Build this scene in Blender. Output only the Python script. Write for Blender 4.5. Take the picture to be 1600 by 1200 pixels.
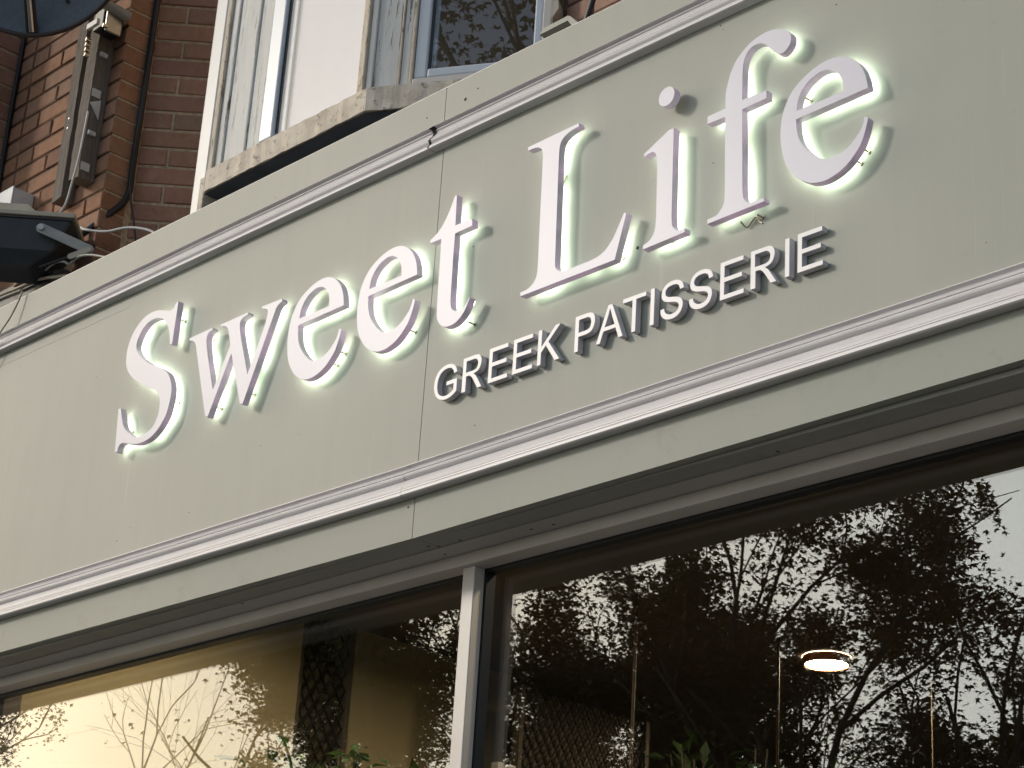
import bpy, bmesh, math, random
from mathutils import Vector, Matrix
R = math.radians
rnd = random.Random(7)
for o in list(bpy.data.objects): bpy.data.objects.remove(o)
SC = bpy.context.scene; COL = SC.collection
# ------------------------------------------------------------------ camera
cd = bpy.data.cameras.new('camera'); cam = bpy.data.objects.new('camera', cd); COL.objects.link(cam)
cd.sensor_fit = 'HORIZONTAL'; cd.sensor_width = 36.0; cd.lens = 3298.02/1600*36.0
cd.clip_start = 0.05; cd.clip_end = 3000
yaw, pit, rol = 0.8291, 0.3905, 0.0650
cam.location = (0, -3, 1.6)
fw = Vector((-math.sin(yaw)*math.cos(pit), math.cos(yaw)*math.cos(pit), math.sin(pit)))
rt0 = Vector((math.cos(yaw), math.sin(yaw), 0)); up0 = rt0.cross(fw)
rt = rt0*math.cos(rol)+up0*math.sin(rol); up = -rt0*math.sin(rol)+up0*math.cos(rol)
m3 = Matrix((rt, up, -fw)).transposed()
cam.matrix_world = Matrix.Translation(cam.location) @ m3.to_4x4()
SC.camera = cam
# ------------------------------------------------------------------ sky, sun, exposure
SUNDIR = Vector((-1.05, -1.0, 0.66)).normalized()      # towards the sun
SUN_EL = math.asin(SUNDIR.z); SUN_AZ = math.atan2(SUNDIR.x, SUNDIR.y)
w = bpy.data.worlds.new('World'); SC.world = w; w.use_nodes = True
wn = w.node_tree; bg = wn.nodes['Background']
sky = wn.nodes.new('ShaderNodeTexSky'); sky.sky_type = 'NISHITA'; sky.sun_disc = False
sky.sun_elevation = SUN_EL; sky.sun_rotation = SUN_AZ
sky.air_density = 1.0; sky.dust_density = 1.6; sky.ozone_density = 1.0; sky.altitude = 50
# thin evening veil of high cloud over the Nishita sky: warm towards the sunset side, grey-white elsewhere
geo = wn.nodes.new('ShaderNodeTexCoord'); sxyz = wn.nodes.new('ShaderNodeSeparateXYZ'); wn.links.new(geo.outputs['Generated'], sxyz.inputs[0])
flat = wn.nodes.new('ShaderNodeVectorMath'); flat.operation = 'MULTIPLY'; flat.inputs[1].default_value = (1, 1, 0); wn.links.new(geo.outputs['Generated'], flat.inputs[0])
nrm_ = wn.nodes.new('ShaderNodeVectorMath'); nrm_.operation = 'NORMALIZE'; wn.links.new(flat.outputs[0], nrm_.inputs[0])
vm = wn.nodes.new('ShaderNodeVectorMath'); vm.operation = 'DOT_PRODUCT'; wn.links.new(nrm_.outputs[0], vm.inputs[0])
vm.inputs[1].default_value = Vector((-3.7, -1.0, 0.0)).normalized()
def wramp(src, stops):
    r_ = wn.nodes.new('ShaderNodeValToRGB'); wn.links.new(src, r_.inputs[0]); cr_ = r_.color_ramp
    while len(cr_.elements) < len(stops): cr_.elements.new(.5)
    for e, (p_, c_) in zip(cr_.elements, stops): e.position = p_; e.color = (*c_, 1)
    return r_.outputs[0]
half = wn.nodes.new('ShaderNodeMath'); half.operation = 'MULTIPLY_ADD'; half.inputs[1].default_value = .5; half.inputs[2].default_value = .5
wn.links.new(vm.outputs['Value'], half.inputs[0])
az_ = wramp(half.outputs[0], [(0, (.11, .135, .17)), (.55, (.27, .31, .36)), (.76, (.50, .54, .56)), (.865, (.98, 1.03, .99)), (.93, (1.0, .97, .87)), (.975, (1.0, .89, .68)), (1.0, (2.3, 1.85, 1.30))])
el_ = wramp(sxyz.outputs['Z'], [(0, (1, .97, .90)), (.33, (1, 1, 1)), (.42, (.62, .62, .63)), (.55, (.36, .37, .39)), (.75, (.21, .22, .25)), (1.0, (.12, .13, .15))])
vml = wn.nodes.new('ShaderNodeVectorMath'); vml.operation = 'MULTIPLY'; wn.links.new(az_, vml.inputs[0]); wn.links.new(el_, vml.inputs[1])
vs_ = wn.nodes.new('ShaderNodeVectorMath'); vs_.operation = 'SCALE'; vs_.inputs['Scale'].default_value = 31.0
wn.links.new(vml.outputs[0], vs_.inputs[0])
mxw = wn.nodes.new('ShaderNodeMix'); mxw.data_type = 'RGBA'; mxw.inputs[0].default_value = .75
wn.links.new(sky.outputs[0], mxw.inputs[6]); wn.links.new(vs_.outputs[0], mxw.inputs[7])
wn.links.new(mxw.outputs[2], bg.inputs[0]); bg.inputs[1].default_value = 0.10
sl = bpy.data.lights.new('sun', 'SUN'); sl.energy = 1.5; sl.angle = R(9); sl.color = (1.0, 0.92, 0.82)
so = bpy.data.objects.new('sun', sl); COL.objects.link(so)
so.rotation_euler = (-SUNDIR).to_track_quat('-Z', 'Y').to_euler(); so.location = SUNDIR*50
SC.view_settings.view_transform = 'Standard'; SC.view_settings.look = 'None'
SC.view_settings.gamma = 1.0; SC.view_settings.use_curve_mapping = False
SC.view_settings.exposure = 0.0
SC.render.engine = 'CYCLES'
SC.cycles.max_bounces = 8; SC.cycles.transparent_max_bounces = 12
# ------------------------------------------------------------------ materials
class NT:
    def __init__(s, name):
        s.m = bpy.data.materials.new(name); s.m.use_nodes = True; s.t = s.m.node_tree
        s.b = s.t.nodes['Principled BSDF']; s.o = s.t.nodes['Material Output']
        s._tc = None
    def n(s, typ, **kw):
        nd = s.t.nodes.new(typ)
        for k, v in kw.items():
            if k.startswith('i_'):
                key = k[2:]; key = int(key) if key.isdigit() else key.replace('_', ' ')
                nd.inputs[key].default_value = v
            else: setattr(nd, k, v)
        return nd
    def l(s, a, b): s.t.links.new(a, b)
    def co(s, scale=(1, 1, 1), world=False):
        tc = s.n('ShaderNodeTexCoord') if not world else s.n('ShaderNodeNewGeometry')
        mp = s.n('ShaderNodeMapping'); mp.inputs['Scale'].default_value = scale
        s.l(tc.outputs['Object' if not world else 'Position'], mp.inputs[0]); return mp.outputs[0]
    def noise(s, sc, det=4, rough=.6, scale=(1, 1, 1), world=True, dist=0):
        nd = s.n('ShaderNodeTexNoise'); nd.inputs['Scale'].default_value = sc
        nd.inputs['Detail'].default_value = det; nd.inputs['Roughness'].default_value = rough
        nd.inputs['Distortion'].default_value = dist
        s.l(s.co(scale, world), nd.inputs['Vector']); return nd.outputs['Fac']
    def ramp(s, fac, stops, interp='LINEAR'):
        r = s.n('ShaderNodeValToRGB'); cr = r.color_ramp; cr.interpolation = interp
        while len(cr.elements) < len(stops): cr.elements.new(0.5)
        for e, (p, c) in zip(cr.elements, stops):
            e.position = p; e.color = (*c, 1) if not isinstance(c, (int, float)) else (c, c, c, 1)
        s.l(fac, r.inputs[0]); return r.outputs[0]
    def mix(s, fac, a, b, mode='MIX'):
        nd = s.n('ShaderNodeMix', data_type='RGBA', blend_type=mode)
        for sock, v in ((nd.inputs[0], fac), (nd.inputs[6], a), (nd.inputs[7], b)):
            if isinstance(v, (int, float)): sock.default_value = v if sock == nd.inputs[0] else (v, v, v, 1)
            elif isinstance(v, tuple): sock.default_value = (*v, 1)
            else: s.l(v, sock)
        return nd.outputs[2]
    def math(s, op, a, b=0.0):
        nd = s.n('ShaderNodeMath', operation=op)
        for sock, v in ((nd.inputs[0], a), (nd.inputs[1], b)):
            if isinstance(v, (int, float)): sock.default_value = v
            else: s.l(v, sock)
        return nd.outputs[0]
    def bump(s, h, st=.3, d=.002):
        b = s.n('ShaderNodeBump'); b.inputs['Strength'].default_value = st; b.inputs['Distance'].default_value = d
        s.l(h, b.inputs['Height']); s.l(b.outputs[0], s.b.inputs['Normal'])
    def col(s, c):
        if isinstance(c, tuple): s.b.inputs['Base Color'].default_value = (*c, 1)
        else: s.l(c, s.b.inputs['Base Color'])
    def set(s, rough=.5, metal=0, spec=.5):
        s.b.inputs['Roughness'].default_value = rough; s.b.inputs['Metallic'].default_value = metal
        s.b.inputs['Specular IOR Level'].default_value = spec; return s

def plain(name, c, rough=.5, metal=0, var=.12, sc=30, bump=0, spec=.5):
    t = NT(name).set(rough, metal, spec)
    f = t.noise(sc); d = tuple(x*(1-var) for x in c); u = tuple(min(1, x*(1+var)) for x in c)
    t.col(t.ramp(f, [(.3, d), (.7, u)]))
    if bump: t.bump(t.noise(sc*4), bump, .001)
    return t.m
M = {}
# sage painted fascia: very slight mottling, fine vertical rub marks and grime
t = NT('sage_fascia_paint').set(.56, 0, .5)
base = t.ramp(t.noise(1.1, 3), [(.3, (.282, .296, .262)), (.7, (.322, .330, .290))])
st = t.ramp(t.noise(2.2, 4, .6, (7, 7, .5)), [(.45, 1.0), (.75, .955)])
sp = t.ramp(t.noise(38, 4, .7), [(.62, 1.0), (.72, .90)])
scr = t.ramp(t.noise(3.2, 6, .8, (14, 14, .5)), [(.61, 1.0), (.66, 1.11)])
t.col(t.mix(1, t.mix(1, t.mix(1, base, st, 'MULTIPLY'), sp, 'MULTIPLY'), scr, 'MULTIPLY'))
t.bump(t.noise(7, 3, .5, (1, 1, .6)), .12, .004); M['fascia'] = t.m
# grimy band just under the mouldings (dirt stays where the rain leaves it)
t = NT('sage_fascia_paint_grimy').set(.58, 0, .4)
g = t.noise(7, 7, .75, (1.2, 1.2, 1.0), True, .6)
base = t.ramp(t.noise(1.1, 3), [(.3, (.282, .296, .262)), (.7, (.322, .330, .290))])
t.col(t.mix(t.ramp(g, [(.54, 0.0), (.74, .5)]), base, (.20, .195, .16)))
t.bump(t.noise(7, 3, .5), .1, .004); M['fascia_low'] = t.m
t = NT('soffit_paint').set(.6)
t.col(t.mix(t.ramp(t.noise(9, 5, .7), [(.5, 0.0), (.8, .4)]), (.30, .30, .27), (.17, .16, .14))); M['soffit'] = t.m
t = NT('soffit_inner_paint').set(.6)
t.col(t.mix(t.ramp(t.noise(9, 5, .7), [(.5, 0.0), (.8, .3)]), (.42, .41, .39), (.26, .25, .23))); M['soffit2'] = t.m
t = NT('white_moulding_paint').set(.40, 0, .5)
dirt = t.ramp(t.noise(16, 6, .75, (.35, 3, 3)), [(.50, 0.0), (.76, .38)])
t.col(t.mix(dirt, (.64, .625, .645), (.36, .31, .31))); t.bump(t.noise(60, 3), .05, .001); M['mould'] = t.m
t = NT('letter_face_acrylic').set(.38, 0, .5)
t.col(t.ramp(t.noise(3, 2), [(.3, (.495, .495, .595)), (.7, (.525, .52, .62))])); M['letter'] = t.m
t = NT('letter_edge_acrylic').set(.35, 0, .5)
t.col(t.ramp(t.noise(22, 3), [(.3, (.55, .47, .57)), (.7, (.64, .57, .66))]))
t.l(t.ramp(t.noise(15, 2), [(.40, (.10, .09, .12)), (.62, (.42, .26, .40))]), t.b.inputs['Emission Color']); t.b.inputs['Emission Strength'].default_value = .42; M['letter_side'] = t.m   # LED light bleeding through the acrylic edge, put in as weak emission
t = NT('small_letter_face').set(.4); t.col(t.ramp(t.noise(6, 2), [(.3, (.68, .67, .70)), (.7, (.73, .72, .75))])); M['sletter'] = t.m
t = NT('small_letter_edge').set(.45); t.col(t.ramp(t.noise(40, 3), [(.3, (.58, .57, .62)), (.7, (.68, .67, .72))])); M['sletter_side'] = t.m
# LED light
t = NT('backlight_led'); t.t.nodes.remove(t.b)
em = t.n('ShaderNodeEmission'); em.inputs[0].default_value = (.86, 1.0, .78, 1)
k = t.ramp(t.noise(17, 1, .4), [(.36, .25), (.56, 1.0)])
t.l(t.math('MULTIPLY', k, 14.5), em.inputs[1]); t.l(em.outputs[0], t.o.inputs[0]); M['led'] = t.m
M['stud'] = plain('brass_stud', (.45, .38, .30), .35, .6)
M['dark_hole'] = plain('dark_screw_hole', (.02, .02, .02), .8)
# bricks
def brickmat(name, stops, rough=.85):
    t = NT(name).set(rough, 0, .25)
    oi = t.n('ShaderNodeObjectInfo')
    c = t.ramp(oi.outputs['Random'], stops)
    f = t.noise(28, 6, .7); c = t.mix(.55, c, t.mix(1, c, t.ramp(f, [(.25, .62), (.75, 1.35)]), 'MULTIPLY'))
    s = t.ramp(t.noise(11, 5, .7), [(.60, 0.0), (.72, .5)])
    c = t.mix(s, c, (.10, .06, .045)); t.col(c)
    t.bump(t.noise(120, 5, .7), .55, .003); return t.m
M['brick'] = brickmat('orange_red_brick', [(0, (.29, .155, .10)), (.35, (.36, .195, .12)), (.7, (.31, .185, .13)), (1, (.25, .135, .095))])
M['brick_dark'] = brickmat('plum_brick', [(0, (.30, .185, .14)), (.4, (.38, .23, .17)), (.75, (.33, .185, .15)), (1, (.28, .20, .155))])
M['brick_red'] = plain('bright_red_brick', (.36, .06, .035), .8, 0, .25, 30, .5)
M['mortar'] = plain('pale_lime_mortar', (.46, .38, .28), .95, 0, .3, 50, .8)
M['mortar_dark'] = plain('shadowed_mortar', (.13, .09, .065), .95, 0, .35, 50, .8)  # shadow in the recessed joints put into the mortar colour
# weathered timber paint
t = NT('flaking_white_paint').set(.6, 0, .3)
gr = t.noise(13, 8, .75, (5, 5, .28), True, .4)
fl = t.ramp(gr, [(.575, 0.0), (.60, 1.0)])
tone = t.ramp(t.noise(6, 5, .6, (3, 3, .4)), [(.3, (.58, .58, .56)), (.6, (.68, .68, .67)), (.8, (.60, .56, .49))])
rust = t.ramp(t.noise(4, 3, .6, (3, 3, .8)), [(.70, 0.0), (.80, .5)])
c = t.mix(rust, tone, (.45, .30, .17)); c = t.mix(fl, c, (.20, .17, .15)); t.col(c)
hb = t.mix(.6, gr, t.noise(40, 5, .7, (6, 6, .3))); t.bump(hb, .6, .004); M['flake'] = t.m
t = NT('flaked_edge_wood').set(.75, 0, .2)
gr = t.noise(30, 7, .75, (2, 2, .5))
t.col(t.ramp(gr, [(.40, (.66, .61, .52)), (.56, (.58, .50, .40)), (.62, (.24, .19, .15))])); t.bump(gr, .9, .005); M['flake_edge'] = t.m
t = NT('stained_stone_sill').set(.85, 0, .2)
a = t.noise(9, 8, .72); b = t.noise(34, 6, .7)
c = t.ramp(a, [(.30, (.48, .42, .35)), (.5, (.66, .59, .50)), (.7, (.74, .68, .60))])
c = t.mix(t.ramp(b, [(.56, 0.0), (.66, .8)]), c, (.15, .13, .115)); t.col(c); t.bump(t.mix(.5, a, b), .9, .007); M['stone'] = t.m
M['upvc'] = plain('white_upvc', (.55, .60, .67), .25, 0, .03, 3)
M['gasket'] = plain('black_rubber_gasket', (.015, .018, .022), .4, 0, .1)
M['spacer'] = plain('grey_glazing_spacer', (.52, .60, .66), .4, 0, .1)
M['soffit_shade'] = plain('shaded_soffit_grey', (.075, .085, .105), .7, 0, .2, 12)  # shade under the sill put into the colour of a mid-grey underside
M['frame'] = plain('cream_aluminium_frame', (.60, .565, .53), .35, 0, .05, 8)
M['pipe'] = plain('grey_white_downpipe', (.37, .385, .40), .35, 0, .06, 6)
t = NT('weathered_timber').set(.85, 0, .15)
g = t.noise(18, 7, .7, (8, 8, .35)); t.col(t.ramp(g, [(.3, (.11, .095, .085)), (.6, (.21, .185, .165)), (.8, (.29, .26, .23))])); t.bump(g, .6, .003); M['timber'] = t.m
M['black'] = plain('black_cable_sheath', (.018, .019, .022), .45)
M['white_cable'] = plain('white_cable_sheath', (.55, .56, .56), .4)
M['cream_cable'] = plain('cream_cable_sheath', (.38, .35, .28), .5)
M['steel'] = plain('galvanised_steel', (.48, .48, .46), .32, .85, .12, 40)
M['steel_dull'] = plain('dull_grey_painted_steel', (.36, .36, .34), .5, .2, .12, 25)
M['dish'] = plain('slate_grey_dish', (.085, .11, .145), .55, .1, .15, 60, .2)
M['dish_rim'] = plain('brown_dish_rim', (.045, .03, .03), .45)
M['flood_lid'] = plain('beige_enamel', (.50, .46, .37), .5, 0, .12, 20)
M['flood_body'] = plain('charcoal_casting', (.03, .036, .045), .5, 0, .2, 20, .2)
M['grey_box'] = plain('pale_grey_plastic', (.62, .65, .67), .5)
M['chrome'] = plain('polished_metal', (.75, .74, .72), .15, 1.0, .05)
# glass
def glassmat(name, boost, tint=(1, 1, 1), grime=0):
    t = NT(name); t.t.nodes.remove(t.b)
    ge = t.n('ShaderNodeNewGeometry'); dp = t.n('ShaderNodeVectorMath', operation='DOT_PRODUCT')
    t.l(ge.outputs['Normal'], dp.inputs[0]); t.l(ge.outputs['Incoming'], dp.inputs[1])
    c_ = t.math('SUBTRACT', 1.0, t.math('ABSOLUTE', dp.outputs['Value']))
    rf = t.math('ADD', t.math('MULTIPLY', t.math('POWER', c_, 5.0), .957), .043)
    tr = t.n('ShaderNodeBsdfTransparent'); tr.inputs[0].default_value = (*tint, 1)
    gl = t.n('ShaderNodeBsdfGlossy'); gl.inputs['Roughness'].default_value = 0.0
    bp = t.n('ShaderNodeBump'); bp.inputs['Strength'].default_value = .35; bp.inputs['Distance'].default_value = .0007   # panes are never quite flat
    t.l(t.noise(2.6, 1, .4), bp.inputs['Height']); t.l(bp.outputs[0], gl.inputs['Normal'])
    mx = t.n('ShaderNodeMixShader'); f = t.math('MULTIPLY', rf, boost)
    t.l(f, mx.inputs[0]); t.l(tr.outputs[0], mx.inputs[1]); t.l(gl.outputs[0], mx.inputs[2]); t.l(mx.outputs[0], t.o.inputs[0])
    return t.m
M['glass'] = glassmat('shop_window_glass', 2.9, (.93, .95, .93))
M['glass_up'] = glassmat('upstairs_window_glass', 2.2, (.985, .985, .99))
# interior
M['tan'] = plain('ochre_plaster', (.50, .41, .23), .8, 0, .06, 2)
M['ceil'] = plain('dark_brown_ceiling', (.17, .135, .10), .8, 0, .1, 2)
M['dark_wall'] = plain('dark_umber_wall', (.13, .108, .08), .8, 0, .1, 2)
M['floor_in'] = plain('brown_floor_tiles', (.12, .09, .07), .5, 0, .2, 3)
M['mesh'] = plain('black_expanded_metal', (.012, .011, .01), .5, .3)
M['meshback'] = plain('umber_backboard', (.10, .075, .045), .8, 0, .2, 4)
M['blind'] = plain('white_blind_cloth', (.90, .88, .92), .8, 0, .02, 3)
t = NT('warm_lamp_light'); t.t.nodes.remove(t.b); em = t.n('ShaderNodeEmission'); em.inputs[0].default_value = (1, .80, .56, 1); em.inputs[1].default_value = 340.0
t.l(em.outputs[0], t.o.inputs[0]); M['lamp'] = t.m
M['copper'] = plain('copper_lamp_ring', (.80, .30, .14), .35, .6)
# ground and trees
M['asphalt'] = plain('asphalt', (.05, .05, .052), .9, 0, .3, 8, .4)
M['paving'] = plain('grey_paving', (.10, .096, .09), .85, 0, .2, 3, .3)
M['kerb'] = plain('granite_kerb', (.33, .32, .31), .8, 0, .2, 12)
M['line'] = plain('white_road_paint', (.7, .7, .68), .7)
M['grass'] = plain('verge_grass', (.055, .085, .03), .95, 0, .4, 4)
M['bark'] = plain('tree_bark', (.075, .06, .045), .95, 0, .35, 14, .8)
def leafmat(name, c1, c2, tl):
    t = NT(name); t.set(.55, 0, .4)
    c = t.ramp(t.noise(1.3, 3), [(.3, c1), (.7, c2)]); t.col(c)
    tb = t.n('ShaderNodeBsdfTranslucent'); tb.inputs[0].default_value = (*tl, 1)
    mx = t.n('ShaderNodeMixShader'); mx.inputs[0].default_value = .25
    t.l(t.b.outputs[0], mx.inputs[1]); t.l(tb.outputs[0], mx.inputs[2]); t.l(mx.outputs[0], t.o.inputs[0]); return t.m
M['leaf'] = leafmat('tree_leaf', (.035, .05, .018), (.07, .075, .028), (.10, .09, .03))
M['leaf_brown'] = leafmat('autumn_leaf', (.045, .05, .022), (.085, .065, .03), (.11, .08, .03))
M['leaf_in'] = leafmat('indoor_plant_leaf', (.015, .040, .012), (.045, .085, .025), (.05, .09, .025))
M['pot'] = plain('clay_pot', (.25, .13, .08), .8)
# ------------------------------------------------------------------ object helpers
def thing(name, label, cat, loc=(0, 0, 0), rotz=0, group=None):
    o = bpy.data.objects.new(name, None); COL.objects.link(o); o.location = loc; o.rotation_euler = (0, 0, rotz)
    o.empty_display_size = .1
    o['label'] = label; o['category'] = cat
    if group: o['group'] = group
    return o
def tag(o, label, cat, group=None):
    o['label'] = label; o['category'] = cat
    if group: o['group'] = group
    return o
class MB:
    def __init__(s): s.v = []; s.f = []; s.mi = []; s.sm = []
    def add(s, vs, fs, mi=0, smooth=False):
        b = len(s.v); s.v += [tuple(v) for v in vs]
        for f in fs: s.f.append([b+i for i in f]); s.mi.append(mi); s.sm.append(smooth)
        return s
    def box(s, a, b, mi=0, mat=None):
        (x0, y0, z0), (x1, y1, z1) = a, b
        vs = [(x0, y0, z0), (x1, y0, z0), (x1, y1, z0), (x0, y1, z0), (x0, y0, z1), (x1, y0, z1), (x1, y1, z1), (x0, y1, z1)]
        if mat is not None: vs = [mat @ Vector(v) for v in vs]
        return s.add(vs, [(0, 3, 2, 1), (4, 5, 6, 7), (0, 1, 5, 4), (1, 2, 6, 5), (2, 3, 7, 6), (3, 0, 4, 7)], mi)
    def tube(s, pts, r, n=8, mi=0, caps=True, r2=None):
        pts = [Vector(p) for p in pts]; rings = []
        k = len(pts)
        for i, p in enumerate(pts):
            d = (pts[min(i+1, k-1)]-pts[max(i-1, 0)]).normalized()
            a = d.orthogonal().normalized() if i == 0 else (prev - d*prev.dot(d)).normalized()
            prev = a; b = d.cross(a)
            rr = r if r2 is None else r+(r2-r)*i/(k-1)
            rings.append([p+(a*math.cos(2*math.pi*j/n)+b*math.sin(2*math.pi*j/n))*rr for j in range(n)])
        vs = [v for g in rings for v in g]; fs = []
        for i in range(k-1):
            for j in range(n): fs.append((i*n+j, i*n+(j+1) % n, (i+1)*n+(j+1) % n, (i+1)*n+j))
        s.add(vs, fs, mi, True)
        if caps: s.add(rings[0], [tuple(reversed(range(n)))], mi); s.add(rings[-1], [tuple(range(n))], mi)
        return s
    def sweep(s, prof, path, mi=0, smooth=False, caps=True):   # prof = list of (out, z); path = list of (x, y, z, nx, ny)
        k = len(prof); vs = []
        for (x, y, z, nx, ny) in path:
            for (p, dz) in prof: vs.append((x+nx*p, y+ny*p, z+dz))
        fs = []
        for i in range(len(path)-1):
            for j in range(k-1): fs.append((i*k+j, i*k+j+1, (i+1)*k+j+1, (i+1)*k+j))
        s.add(vs, fs, mi, smooth)
        if caps:
            s.add(vs[:k], [tuple(range(k))], mi); s.add(vs[-k:], [tuple(reversed(range(k)))], mi)
        return s
    def mesh(s, name, mats):
        me = bpy.data.meshes.new(name); me.from_pydata(s.v, [], s.f)
        for m in (mats if isinstance(mats, (list, tuple)) else [mats]): me.materials.append(m)
        me.polygons.foreach_set('material_index', s.mi); me.polygons.foreach_set('use_smooth', s.sm)
        me.update(); return me
    def build(s, name, mats, parent=None, loc=(0, 0, 0), bevel=0, fix=True):
        me = s.mesh(name, mats)
        if fix:
            bm = bmesh.new(); bm.from_mesh(me); bmesh.ops.recalc_face_normals(bm, faces=bm.faces)
            bm.to_mesh(me); bm.free()
        o = bpy.data.objects.new(name, me); COL.objects.link(o); o.location = loc
        if parent: o.parent = parent
        if bevel:
            b = o.modifiers.new('bevel', 'BEVEL'); b.width = bevel; b.segments = 2; b.limit_method = 'ANGLE'
        return o
def box(name, a, b, mat, parent=None, bevel=0): return MB().box(a, b).build(name, mat, parent, bevel=bevel)
def struct(o): o['kind'] = 'structure'; return o
def smooth_path(pts, n=6):
    pts = [Vector(p) for p in pts]; out = []
    for i in range(len(pts)-1):
        p0 = pts[max(i-1, 0)]; p1 = pts[i]; p2 = pts[i+1]; p3 = pts[min(i+2, len(pts)-1)]
        for j in range(n):
            t = j/n; out.append(.5*((2*p1)+(-p0+p2)*t+(2*p0-5*p1+4*p2-p3)*t*t+(-p0+3*p1-3*p2+p3)*t**3))
    out.append(pts[-1]); return out
def outline(pts, n=5):
    """closed outline; corner points are sharp, the rest run smoothly (Catmull-Rom)"""
    k = len(pts); out = []
    for i in range(k):
        p1 = pts[i]; p2 = pts[(i+1) % k]
        if p1[2] and p2[2]: out.append(p1[:2]); continue
        p0 = pts[(i-1) % k] if not p1[2] else p1
        p3 = pts[(i+2) % k] if not p2[2] else p2
        for j in range(n):
            t = j/n
            out.append(tuple(.5*((2*p1[q])+(-p0[q]+p2[q])*t+(2*p0[q]-5*p1[q]+4*p2[q]-p3[q])*t*t+(-p0[q]+3*p1[q]-3*p2[q]+p3[q])*t**3) for q in (0, 1)))
    return out
def plate(name, loops, y_front, thick, mats, parent, org, bevel=.0006, offset=0):
    """flat lettering cut from sheet: loops in (x, z), front face towards -y"""
    cu = bpy.data.curves.new(name, 'CURVE'); cu.dimensions = '2D'; cu.fill_mode = 'BOTH' if thick else 'FRONT'
    for lp in loops:
        sp = cu.splines.new('POLY'); sp.points.add(len(lp)-1); sp.use_cyclic_u = True
        for p, (x, z) in zip(sp.points, lp): p.co = (x-org[0], z-org[2], 0, 1)
    cu.extrude = max(0, thick/2-bevel); cu.bevel_depth = bevel if thick else 0; cu.offset = offset - (bevel if thick else 0)
    ob = bpy.data.objects.new(name, cu); COL.objects.link(ob)
    me = bpy.data.meshes.new_from_object(ob); bpy.data.objects.remove(ob); bpy.data.curves.remove(cu)
    yc = y_front+thick/2-org[1]
    for v in me.vertices: v.co = (v.co.x, -v.co.z+yc, v.co.y)
    me.materials.clear()
    for m in mats: me.materials.append(m)
    for p in me.polygons: p.material_index = 0 if (abs(p.normal.y) > .5 or len(mats) == 1) else 1; p.use_smooth = False
    me.update()
    o = bpy.data.objects.new(name, me); COL.objects.link(o); o.parent = parent; return o
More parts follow.
